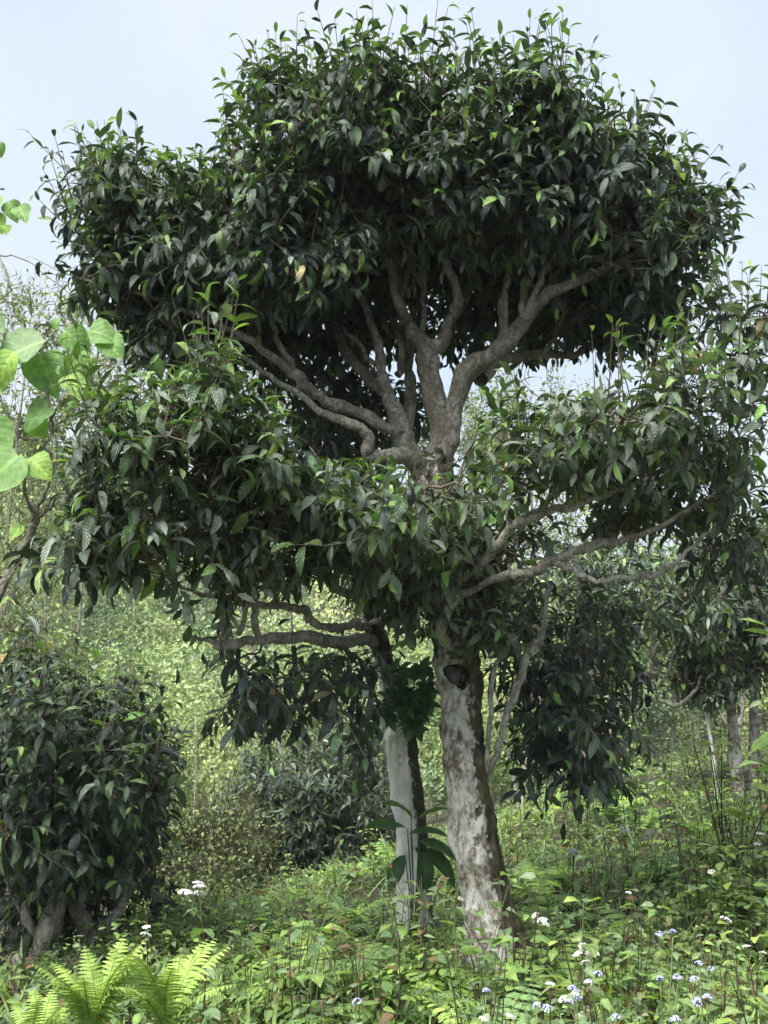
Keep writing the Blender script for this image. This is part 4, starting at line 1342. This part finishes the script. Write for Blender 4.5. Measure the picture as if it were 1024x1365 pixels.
def weed_arrays(h, nst, leaf, pal):
    """stems as tubes and leaves as placements, rooted at the origin"""
    tw = Acc()
    lv = Leaves(WEED)
    tips = []
    for q in range(nst):
        az = rng.uniform(0, 2 * PI)
        lean = rng.uniform(0.05, 0.4)
        hh = h * rng.uniform(0.65, 1.05)
        e = np.array([math.cos(az) * lean * hh, math.sin(az) * lean * hh, hh])
        b = np.array([math.cos(az), math.sin(az), 0]) * 0.015
        m = (b + e) / 2 + np.array([*rng.normal(0, 0.03, 2), 0])
        s = spline(np.array([b - [0, 0, 0.04], m, e]), 3)
        tw.add(*tube(s, np.linspace(0.0030, 0.0013, len(s)), 4), (0.055, 0.042, 0.028) if rng.random() < 0.5 else (0.10, 0.14, 0.05))
        tips.append(e)
        n = max(3, int(hh / 0.075))
        for k in range(n):
            f = 0.25 + 0.75 * k / (n - 1)
            i = f * (len(s) - 1)
            i0 = min(int(i), len(s) - 2)
            pp = s[i0] + (s[i0 + 1] - s[i0]) * (i - i0)
            a0 = az + k * 1.57 + rng.normal(0, 0.3)
            for sgn in (0, PI):
                if rng.random() < 0.12:
                    continue
                d = np.array([math.cos(a0 + sgn), math.sin(a0 + sgn), rng.uniform(-0.35, 0.45)])
                sz = leaf * rng.uniform(0.5, 1.3) * (1.05 - 0.45 * f)
                pt = pp + unit(d) * 0.012
                lv.add(pt[None], d[None], np.array([[*rng.normal(0, 0.3, 2), 1.0]]), sz, pal[rng.integers(0, len(pal))][None])
    lv.done()
    return tw, lv, tips


def frond_arrays(Lf, npin, wid, col, arch, teeth=3):
    """one pinnate frond along +Y curving up then over"""
    acc = Acc()
    t = np.linspace(0, 1, npin + 3)
    th = R(68) - arch * t
    dl = Lf / (len(t) - 1)
    y = np.concatenate([[0], np.cumsum(np.cos(th[:-1]) * dl)])
    z = np.concatenate([[0], np.cumsum(np.sin(th[:-1]) * dl)])
    p = np.stack([0.01 * np.sin(4 * t), y, z], -1)
    acc.add(*tube(p, np.linspace(0.003, 0.0008, len(p)), 4), (0.16, 0.17, 0.06))
    tg = unit(np.gradient(p, axis=0))
    for i in range(2, len(t) - 1):
        f = t[i]
        ln = wid * (math.sin(PI * min(1, 0.18 + 0.82 * f) ** 0.9) ** 0.8) * (1.0 if f > 0.2 else 0.75)
        ln = max(ln, 0.012)
        for sgn in (-1, 1):
            d = unit(np.array([sgn, 0, 0]) + tg[i] * rng.uniform(0.35, 0.55) + np.array([0, 0, rng.uniform(-0.22, 0.02)]))
            nrm = unit(np.cross(np.array([1.0, 0, 0]), tg[i]))
            b = np.cross(nrm, d)
            hw = min(0.44 * dl, ln * 0.2)
            m = teeth * 2 + 1
            s = np.linspace(0, 1, m)
            w = hw * (1 - s ** 1.6 * 0.85) * np.where(np.arange(m) % 2 == 1, 1.25, 0.75)
            w[-1] = 0.0
            cl = p[i] + d * (ln * s)[:, None] - np.array([0, 0, 1.0]) * (ln * 0.22 * s ** 2)[:, None]
            V = np.concatenate([cl - b * w[:, None], cl + b * w[:, None] ])
            k = np.arange(m - 1)
            T = np.vstack([np.stack([k, m + k, m + k + 1], -1), np.stack([k, m + k + 1, k + 1], -1)])
            U = np.stack([np.full(2 * m, 0.75), np.tile(s, 2)], -1)
            acc.add(V, T, U, np.asarray(col) * rng.uniform(0.85, 1.15))
    return acc


def placed(arr, loc, rz, sc=1.0, tilt=0.0, taz=0.0):
    v, t, uv, c = arr
    cz, sz = math.cos(rz), math.sin(rz)
    Rz = np.array([[cz, -sz, 0], [sz, cz, 0], [0, 0, 1]])
    return v @ Rz.T * sc + np.asarray(loc), t, uv, c


# templates
weed_T = []
for k in range(10):
    tw, lv, tips = weed_arrays(rng.uniform(0.26, 0.46), rng.integers(3, 6), 0.080, C_WEED * rng.uniform(0.8, 1.2))
    a = Acc()
    lv.bake(a)
    weed_T.append((tw, lv, a, tips))
dead_T = []
for k in range(4):
    tw, lv, tips = weed_arrays(rng.uniform(0.3, 0.5), 4, 0.05, C_DEAD)
    a = Acc()
    lv.bake(a, np.where(rng.random(len(lv.s)) < 0.4)[0])
    dead_T.append((a.arrays(), tw.arrays()))
frond_T = [frond_arrays(rng.uniform(0.34, 0.5), 15, 0.10, C_FERN[k % 3], rng.uniform(1.1, 2.0)) for k in range(6)]
frond_low = [frond_arrays(0.4, 9, 0.10, C_FERN[k % 3], rng.uniform(1.2, 2.0), teeth=1).arrays() for k in range(4)]

cov, cov_st, cov_fern = Acc(), Acc(), Acc()
wv = [(w[2].arrays(), w[0].arrays()) for w in weed_T]


def in_view(px, x, Y):
    return -80 < px < 1110


trunks_xy = [(b0[0], b0[1], 0.2), (b1[0], b1[1], 0.14)]
cnt = 0
while cnt < 1600:
    Y = math.exp(rng.uniform(math.log(3.0), math.log(19)))
    px = rng.uniform(-90, 1120)
    x = (px - 512) / F * Y
    d = terrace(x, Y)
    if d < -6.5:
        continue
    if any((x - a_) ** 2 + (Y - b_) ** 2 < r_ ** 2 for a_, b_, r_ in trunks_xy):
        continue
    cnt += 1
    z = float(ground_z(x, Y))
    k = rng.integers(0, 10)
    sc = float(np.exp(rng.normal(-0.12, 0.30))) * (1.0 if Y < 7 else 1.3) * (1.0 + 0.35 * np.clip((x - 0.8) / 1.5, 0, 1)) * (0.8 + 0.35 * math.sin(x * 2.3 + 1) * math.sin(Y * 1.9))
    if d < 2.2 and Y > 5.2:
        sc *= 0.5
    elif d < 1.2 and Y < 6.5:
        sc *= 0.62
    if Y < 3.9:
        sc *= 0.65
    rz = rng.uniform(0, 6.28)
    dens = math.sin(x * 1.9 + Y) + math.sin(Y * 1.4 - x * 0.8)
    if rng.random() < (0.30 if dens > 0.3 else 0.14):
        for q in range(rng.integers(3, 6)):
            cov_fern.add(*placed(frond_low[rng.integers(0, 4)], (x, Y, z), rz + q * 1.5 + rng.normal(0, 0.3), sc * rng.uniform(0.6, 1.0)))
    elif rng.random() < 0.14:
        q = dead_T[rng.integers(0, 4)]
        cov.add(*placed(q[0], (x, Y, z), rz, sc * 1.15))
        cov_st.add(*placed(q[1], (x, Y, z), rz, sc * 1.15))
    else:
        sc *= 1.0 + 0.3 * (x > 0.9) * rng.random()
        v, t, uv, c = placed(wv[k][0], (x, Y, z), rz, sc)
        cov.add(v, t, uv, c * rng.uniform(0.75, 1.25) * (np.array([1.25, 1.1, 0.9]) if rng.random() < 0.3 else 1))
        cov_st.add(*placed(wv[k][1], (x, Y, z), rz, sc))
# grass and low carpet
gr = Leaves(BLADE)
n = 9000
Y = np.exp(rng.uniform(math.log(3.0), math.log(17), n))
px = rng.uniform(-90, 1120, n)
x = (px - 512) / F * Y
ok = terrace(x, Y) > -6
x, Y = x[ok], Y[ok]
P = np.stack([x, Y, ground_z(x, Y) - 0.01], -1)
az = rng.uniform(0, 6.28, len(x))
D = np.stack([np.cos(az) * 0.5, np.sin(az) * 0.5, np.ones(len(x))], -1)
gr.add(P, D, np.stack([-np.cos(az), -np.sin(az), np.full(len(x), 0.6)], -1), rng.uniform(0.12, 0.32, len(x)), np.vstack([C_WEED * 1.1, C_DEAD])[rng.integers(0, 9, len(x))])
gr.done()
lc = Leaves(WEED)
n = 14000
Y = np.exp(rng.uniform(math.log(3.0), math.log(20), n))
x = (rng.uniform(-90, 1120, n) - 512) / F * Y
ok = terrace(x, Y) > -7
x, Y = x[ok], Y[ok]
n = len(x)
lc.add(np.stack([x, Y, ground_z(x, Y) + rng.uniform(0.0, 0.14, n)], -1), np.stack([*rng.normal(0, 1, (2, n)), rng.uniform(-0.4, 0.5, n)], -1), np.stack([*rng.normal(0, 0.35, (2, n)), np.ones(n)], -1),
       rng.uniform(0.03, 0.065, n) * (1 + 0.03 * Y), np.vstack([C_WEED * 0.9, C_WEED * 1.1, C_DEAD])[rng.integers(0, 16, n)])
lc.done()
a = Acc()
lc.bake(a)
gr.bake(a)
o = part('ground_cover', a, M_SOFT, None, 'stuff')
o['label'], o['category'] = 'low carpet of small leaves and grass on the slope', 'ground cover'
o = part('undergrowth', cov, M_SOFT, None, 'stuff')
o['label'], o['category'] = 'dense leafy weeds filling the slope around the trunks', 'undergrowth'
part('weed_stems', cov_st, M_TWIG, o, 'stuff')
o = part('fern_undergrowth', cov_fern, M_FERN, None, 'stuff')
o['label'], o['category'] = 'small ferns mixed among the weeds on the slope', 'undergrowth'

# single plants that can be told apart
weed_mesh = []
tall_T = []
for k in range(5):
    tw, lv, tips = weed_arrays(rng.uniform(0.5, 0.72), 6, 0.058, C_WEED * np.array([0.85, 0.85, 0.9]))
    tall_T.append((tw.mesh('stem', M_TWIG), lv))
for tw, lv, a, tips in weed_T:
    weed_mesh.append((tw.mesh('stem', M_TWIG), lv))


def weed_thing(x, Y, sc, rz, label, cat='weed', name='weed_plant', group=None, k=None, leaves=True):
    st, lv = weed_mesh[int(rng.integers(0, 10))] if k is None else tall_T[k]
    root = thing(name, label, cat, (x, Y, float(ground_z(x, Y))), group)
    root.rotation_euler.z = rz
    root.scale = (sc, sc, sc)
    o = bpy.data.objects.new('stem', st)
    COL.objects.link(o)
    o.parent = root
    for i in range(len(lv.s)):
        o = bpy.data.objects.new('leaf', lv.kind.mesh(int(lv.var[i]), lv.col[i]))
        COL.objects.link(o)
        o.parent = root
        m = Matrix.Identity(4)
        b = lv.B[i] * lv.s[i]
        for r in range(3):
            for c in range(3):
                m[r][c] = b[c][r]
        m[0][3], m[1][3], m[2][3] = lv.pos[i]
        o.matrix_local = m
    return root


def flower_mesh(col, r, n, pompom):
    acc = Acc()
    for k in range(n):
        u, v = rng.uniform(0, 2 * PI), math.sqrt(rng.random())
        h = (1 - v * v) * r * (0.75 if pompom else 0.35)
        c = np.array([math.cos(u) * v * r, math.sin(u) * v * r, h])
        nn = unit(np.array([c[0], c[1], r * 0.7 + h]))
        e1 = unit(np.cross(nn, [0.3, 0.9, 0.1]))
        e2 = np.cross(nn, e1)
        m = 6
        s = r * rng.uniform(0.16, 0.26)
        th = np.arange(m) / m * 2 * PI + rng.random()
        ring = c + (np.cos(th)[:, None] * e1 + np.sin(th)[:, None] * e2) * (s * np.where(np.arange(m) % 2, 1.0, 0.7))[:, None] + nn * s * 0.35
        V = np.vstack([ring, c, c - nn * s * 1.2])
        T = [(i, (i + 1) % m, m) for i in range(m)] + [((i + 1) % m, i, m + 1) for i in range(m)]
        acc.add(V, T, None, np.asarray(col) * rng.uniform(0.85, 1.1))
    return acc.mesh('flower_head', M_PETAL)


white_fl = [flower_mesh((0.70, 0.68, 0.64), 0.021, 46, False) for _ in range(3)]
violet_fl = [flower_mesh((0.44, 0.44, 0.74), 0.015, 30, True) for _ in range(3)]


def flower_plant(px, py, h, kind, heads, name, label, group, sc=1.0):
    p, Y = ground_ray(px, py, h)
    x, y = p[0], p[1]
    gz = float(ground_z(x, y))
    root = thing(name, label, 'flower', (x, y, gz), group)
    tw = Acc()
    top = np.array([0, 0, p[2] - gz])
    m = np.array([rng.normal(0, 0.02), rng.normal(0, 0.02), top[2] * 0.5])
    s = spline(np.array([[rng.normal(0, 0.04), rng.normal(0, 0.04), -0.03], m, top - [0, 0, 0.015]]), 5)
    tw.add(*tube(s, np.linspace(0.004, 0.002, len(s)), 5), (0.07, 0.035, 0.028) if kind == 'white' else (0.14, 0.18, 0.07))
    offs = [np.zeros(3)] + [np.array([rng.normal(0, 0.035), rng.normal(0, 0.03), rng.uniform(-0.05, 0.0)]) for _ in range(heads - 1)]
    for of in offs[1:]:
        tw.add(*tube(spline(np.array([s[-3], (s[-3] + top + of) / 2 - [0, 0, 0.01], top + of - [0, 0, 0.01]]), 3), 0.0016, 4), (0.12, 0.14, 0.06))
    o = bpy.data.objects.new('stem', tw.mesh('stem', M_TWIG))
    COL.objects.link(o)
    o.parent = root
    for of in offs:
        o = bpy.data.objects.new('flower_head', (white_fl if kind == 'white' else violet_fl)[rng.integers(0, 3)])
        COL.objects.link(o)
        o.parent = root
        o.location = Vector(top + of)
        o.rotation_euler = (rng.normal(0, 0.2) + 0.25, rng.normal(0, 0.2), rng.uniform(0, 6))
        q = sc * rng.uniform(0.8, 1.15)
        o.scale = (q, q, q)
    n = max(3, int(h / 0.085))
    for k in range(n):
        f = 0.2 + 0.68 * k / max(n - 1, 1)
        i = f * (len(s) - 1)
        i0 = min(int(i), len(s) - 2)
        pp = s[i0] + (s[i0 + 1] - s[i0]) * (i - i0)
        a0 = k * 1.57 + rng.uniform(0, 0.7)
        for sg in (0, PI):
            lv = Leaves(WEED)
            d = np.array([math.cos(a0 + sg), math.sin(a0 + sg), rng.uniform(-0.6, 0.2)])
            lv.add((pp + unit(d) * 0.014)[None], d[None], np.array([[*rng.normal(0, 0.25, 2), 1.0]]), 0.085 * sc * rng.uniform(0.7, 1.2) * (1.1 - 0.5 * f), C_WEED[[0, 1, 5, 6][rng.integers(0, 4)]][None])
            lv.done()
            lo = bpy.data.objects.new('leaf', lv.kind.mesh(int(lv.var[0]), lv.col[0]))
            COL.objects.link(lo)
            lo.parent = root
            mm = Matrix.Identity(4)
            b = lv.B[0] * lv.s[0]
            for r in range(3):
                for c in range(3):
                    mm[r][c] = b[c][r]
            mm[0][3], mm[1][3], mm[2][3] = lv.pos[0]
            lo.matrix_local = mm
    return root


GW, GV = 'white flowered weeds on the slope', 'pale violet flowers at the bottom right'
flower_plant(265, 1178, 0.62, 'white', 4, 'white_flower', 'tallest white-flowered weed, dark red stem, right of the bright fern', GW, 1.15)
flower_plant(196, 1236, 0.5, 'white', 2, 'white_flower', 'white flower head rising just behind the bright yellow-green fern', GW, 0.9)
flower_plant(765, 1134, 0.5, 'white', 4, 'white_flower', 'white flower cluster on a tall stalk right of the mossy trunk', GW, 1.1)
flower_plant(778, 1262, 0.42, 'white', 4, 'white_flower', 'double white flower cluster halfway between trunk and lower right corner', GW)
flower_plant(714, 1220, 0.4, 'white', 4, 'white_flower', 'white flower cluster low at the right foot of the trunk', GW)
flower_plant(614, 1198, 0.45, 'white', 2, 'white_flower', 'single white flower in front of the trunk foot on its left', GW, 0.7)
for px, py, sc, wh in [(803, 1104, 0.8, 'small white flower under the tip of the hanging foliage'), (829, 1101, 1.1, 'white flower cluster right of the hanging foliage tip'), (868, 1109, 0.8, 'small white flower halfway between hanging foliage and twin trunks'),
                       (1012, 1112, 1.1, 'white flower head below the twin trunks at the right edge'), (968, 1226, 1.0, 'white flower head above the violet flowers near the right edge'), (948, 1162, 0.8, 'small white flower on the bank between twin trunks and violet flowers'),
                       (995, 1262, 0.7, 'rightmost small white flower beside the violet flowers'), (733, 1312, 0.8, 'small white flower left of the lower violet flowers'), (958, 1002, 0.8, 'small white flower just left of the twin trunks'),
                       (838, 1190, 0.6, 'tiny white flower alone in the middle of the right bank'), (680, 1355, 0.7, 'small white flower at the bottom edge below the trunk'), (784, 1310, 0.6, 'tiny white flower between two violet clusters at the bottom')]:
    flower_plant(px, py, 0.45, 'white', rng.integers(1, 4), 'white_flower', wh, GW, sc)
for px, py, hd, wh in [(897, 1243, 2, 'topmost pale violet flower on the right bank'), (932, 1286, 3, 'largest pale violet cluster, on a thick pale stem near the right edge'), (880, 1306, 1, 'left one of two single violet pompoms side by side'), (903, 1305, 1, 'right one of two single violet pompoms side by side'),
                       (798, 1300, 2, 'violet flower pair below the double white cluster'), (763, 1318, 3, 'violet flower trio below the double white cluster, lower left'), (930, 1336, 1, 'left violet pompom of the close pair in the lower right corner'), (943, 1331, 1, 'right violet pompom of the close pair in the lower right corner'),
                       (901, 1360, 2, 'lowest violet flowers at the bottom edge, right side'), (716, 1341, 2, 'violet flower pair left at the bottom, below the trunk'), (821, 1358, 1, 'single violet flower at the bottom edge between the clusters'), (648, 1322, 1, 'single violet flower directly below the trunk foot'),
                       (728, 1080, 1, 'faint violet flower behind the trunk under the hanging foliage'), (476, 1336, 1, 'lone violet flower at the bottom, left of the trunk'), (770, 1332, 1, 'single violet flower just under the violet trio')]:
    flower_plant(px, py, 0.4, 'violet', hd, 'violet_flower', wh, GV)

tall = [(760, 1150, 0.8), (840, 1165, 1.0), (905, 1105, 0.9), (960, 1150, 1.1), (1000, 1200, 1.1), (870, 1210, 0.9), (800, 1215, 0.8), (930, 1230, 0.9), (1015, 1080, 1.0), (730, 1120, 0.7), (880, 1060, 0.9), (820, 1050, 0.8),
        (985, 1280, 0.8), (720, 1170, 0.6), (470, 1240, 0.6), (395, 1270, 0.7), (320, 1290, 0.8), (225, 1270, 0.8), (185, 1240, 0.7)]
for k, (px, py, sc) in enumerate(tall):
    p, Y = ground_ray(px, py, 0.05)
    weed_thing(p[0], p[1], sc, rng.uniform(0, 6.28), 'tall bushy weed standing above the low leafy growth', 'weed', 'tall_weed', 'tall weeds on the bank', k % 5)
for k in range(70):
    px = rng.uniform(250, 1010) if k < 58 else rng.uniform(90, 300)
    py = rng.uniform(1215, 1350)
    p, Y = ground_ray(px, py, 0.25)
    if any((p[0] - a_) ** 2 + (p[1] - b_) ** 2 < (r_ + 0.05) ** 2 for a_, b_, r_ in trunks_xy):
        continue
    weed_thing(p[0], p[1], rng.uniform(0.7, 1.1) * (0.75 if p[1] < 4.2 else 1), rng.uniform(0, 6.28), 'leafy green weed with dark thin stems and opposite oval leaves', group='weeds on the slope')

frond_mesh = [f.mesh('frond', M_FERN) for f in frond_T]
bright = [frond_arrays(0.36, 21, 0.075, (0.20, 0.30, 0.075), rng.uniform(0.7, 1.3), 5).mesh('frond', M_FERN) for _ in range(4)]


def fern(px, py, sc, nf, label, meshes, group=None, face=None, spread=2 * PI, Yfix=None):
    if Yfix:
        p = at(px, py, Yfix)
    else:
        p, _ = ground_ray(px, py, 0.12)
    root = thing('fern', label, 'fern', (p[0], p[1], float(ground_z(p[0], p[1]))), group)
    for k in range(nf):
        o = bpy.data.objects.new('frond', meshes[rng.integers(0, len(meshes))])
        COL.objects.link(o)
        o.parent = root
        az = (face or 0) + (k / nf - 0.5) * spread + rng.normal(0, 0.2)
        o.rotation_euler = (rng.normal(0, 0.12), 0, az)
        o.location = (rng.normal(0, 0.02), rng.normal(0, 0.02), -0.01)
        q = sc * rng.uniform(0.75, 1.15)
        o.scale = (q, q, q)
    return root


for px, py, sc, lab in [(125, 1385, 0.95, 'bright yellow-green fern with broad upright fronds in the bottom left corner'), (222, 1380, 0.95, 'bright yellow-green fern right of the broadest corner fern, fronds overlapping'), (45, 1420, 0.75, 'small bright fern at the very bottom left edge')]:
    p = at(px, py, 3.55)
    root = thing('fern', lab, 'fern', (p[0], 3.55, p[2] + 0.0), 'bright ferns in the bottom left corner')
    for k in range(11):
        o = bpy.data.objects.new('frond', bright[rng.integers(0, 4)])
        COL.objects.link(o)
        o.parent = root
        o.rotation_euler = (rng.uniform(-0.1, 0.35), 0, k * 2.4 + rng.normal(0, 0.15))
        q = sc * rng.uniform(0.8, 1.1)
        o.scale = (q, q, q)
for px, py, sc, wh in [(330, 1270, 0.9, 'left of the slope edge, under the dry shrub'), (300, 1300, 0.9, 'right of the tall white flower near the corner ferns'), (395, 1255, 0.8, 'on the edge of the slope below the dark bush'), (420, 1310, 1.1, 'between corner ferns and trunk at the bottom'), (500, 1230, 1.1, 'at the foot of the white stem, left side'), (470, 1215, 0.9, 'left of the white stem below the dark bush'), (540, 1290, 0.9, 'below the gap between the two trunks'), (590, 1240, 0.9, 'between the white stem and the main trunk'), (700, 1215, 1.1, 'touching the main trunk foot on the right'), (720, 1190, 0.9, 'right of the main trunk, above the foot'), (690, 1240, 0.9, 'in front of the main trunk foot on the right'), (440, 1345, 1.0, 'at the bottom edge right of the corner ferns'), (520, 1345, 1.0, 'at the bottom edge below the white stem'), (350, 1225, 0.7, 'against the bottom of the dark bush'), (745, 1160, 0.9, 'under the hanging foliage, right of trunk'), (820, 1080, 1.2, 'beyond the hanging foliage tip on the bank'), (870, 1150, 0.9, 'on the middle of the right bank'), (930, 1130, 0.9, 'on the bank below the twin trunks'), (610, 1330, 0.9, 'at the bottom below the main trunk'), (780, 1260, 0.8, 'beside the double white flower cluster')]:
    fern(px, py, sc, 7, 'small green fern ' + wh, frond_mesh, 'small ferns on the slope')

# broad-leaved ginger in front of the white stem
p, Y = ground_ray(545, 1190, 0.1)
p = at(548, 1180, 5.35)
gin = thing('ginger_plant', 'broad-leaved glossy plant in front of the white stem', 'plant', (p[0], p[1], float(ground_z(p[0], p[1]))))
lg = Leaves(GINGER)
gz = Acc()
for dx, py, s, ax, az, c in [(-5, 1105, 0.24, -1, 0.25, 0), (0, 1090, 0.2, -0.55, 0.6, 1), (10, 1092, 0.18, 0.7, 0.45, 1), (12, 1120, 0.22, 0.9, -0.3, 0), (20, 1130, 0.24, 0.75, -0.8, 2), (0, 1110, 0.2, 1, 0.1, 0), (-8, 1140, 0.2, -0.4, -0.6, 2), (15, 1135, 0.2, 0.2, -1, 2)]:
    b = at(548 + dx, py, 5.33)
    lg.add(b[None], np.array([[ax, -0.5, az]]), np.array([[0, -0.35, 1.0]]), s, np.array([(0.06, 0.12, 0.035), (0.11, 0.20, 0.04), (0.035, 0.075, 0.03)])[c][None])
    gz.add(*tube(spline(np.array([np.array(gin.location), (np.array(gin.location) + b) / 2 + [0.01, 0, 0.02], b]), 4), np.linspace(0.005, 0.0025, 9), 6), (0.07, 0.10, 0.04))
part('stem', gz, M_TWIG, gin)
lg.root, lg.n_leaf, lg.twigs = gin, 300, None
TreeLeaves.sets.append(lg)

# epiphyte tuft on the white stem, below the fork
p = at(545, 930, 5.25)
epi = thing('epiphyte', 'leafy green climber clinging between the two trunks', 'climber', tuple(at(530, 960, 5.42)))
le = Leaves(WEED)
et = Acc()
for k in range(26):
    c = at(rng.normal(550, 20), rng.uniform(885, 985), 5.2 + rng.normal(0, 0.06))
    root_p = at(530, 950, 5.42)
    et.add(*tube(spline(np.array([root_p, (root_p + c) / 2 + [0, -0.04, 0.04], c]), 3), 0.003, 4), (0.10, 0.10, 0.05))
    for q in range(6):
        d = np.array([math.cos(q * 1.05), -0.45 + rng.normal(0, 0.2), math.sin(q * 1.05) * 0.8])
        le.add(c[None], d[None], np.array([[*rng.normal(0, 0.2, 1), -0.6, 0.7]]), rng.uniform(0.055, 0.085), np.array([(0.05, 0.11, 0.045), (0.07, 0.15, 0.06), (0.035, 0.08, 0.035)])[rng.integers(0, 3)][None])
part('stem', et, M_TWIG, epi)
le.root, le.n_leaf, le.twigs = epi, 300, None
TreeLeaves.sets.append(le)

# ------------------------------------------------------------------ leaves of the trees: the best seen singly, the rest in one foliage mass
CELL = 4
zb = np.full((1365 // CELL + 1, 1024 // CELL + 1), 1e9)
for lv in TreeLeaves.sets:
    lv.done()
    V = lv.verts()
    x, y, dep = project(V.reshape(-1, 3))
    ix, iy = (x / CELL).astype(int), (y / CELL).astype(int)
    ok = (x >= 0) & (x < 1024) & (y >= 0) & (y < 1365) & (dep > 0.2)
    np.minimum.at(zb, (iy[ok], ix[ok]), dep[ok])
    lv.V = V
for lv in TreeLeaves.sets:
    n = len(lv.s)
    x, y, dep = project(lv.V)
    cx, cy, cd = x.mean(1), y.mean(1), dep.mean(1)
    ok = (cx > 0) & (cx < 1024) & (cy > 0) & (cy < 1365)
    ix, iy = np.clip((cx / CELL).astype(int), 0, zb.shape[1] - 1), np.clip((cy / CELL).astype(int), 0, zb.shape[0] - 1)
    vis = ok & (cd <= zb[iy, ix] + 0.05)
    area = (x.max(1) - x.min(1)) * (y.max(1) - y.min(1))
    score = np.where(vis, area, 0)
    if n <= lv.n_leaf:
        sel = np.arange(n)
    else:
        sel = np.argsort(-score)[:lv.n_leaf]
        sel = sel[score[sel] > 0]
    for i in sel:
        lv.leaf_object(int(i), lv.root)
    rest = np.ones(n, bool)
    rest[sel] = False
    if rest.any():
        a = Acc()
        lv.bake(a, np.where(rest)[0])
        part('foliage', a, lv.kind.mat, lv.root, 'stuff')
    if lv.twigs is not None and lv.twigs.n:
        part('twigs', lv.twigs, M_TWIG, lv.root, 'stuff')
    lv.V = None
print('TRIS', sum(len(m.polygons) for m in bpy.data.meshes), 'OBJ', len(S.objects), [len(l.s) for l in TreeLeaves.sets])
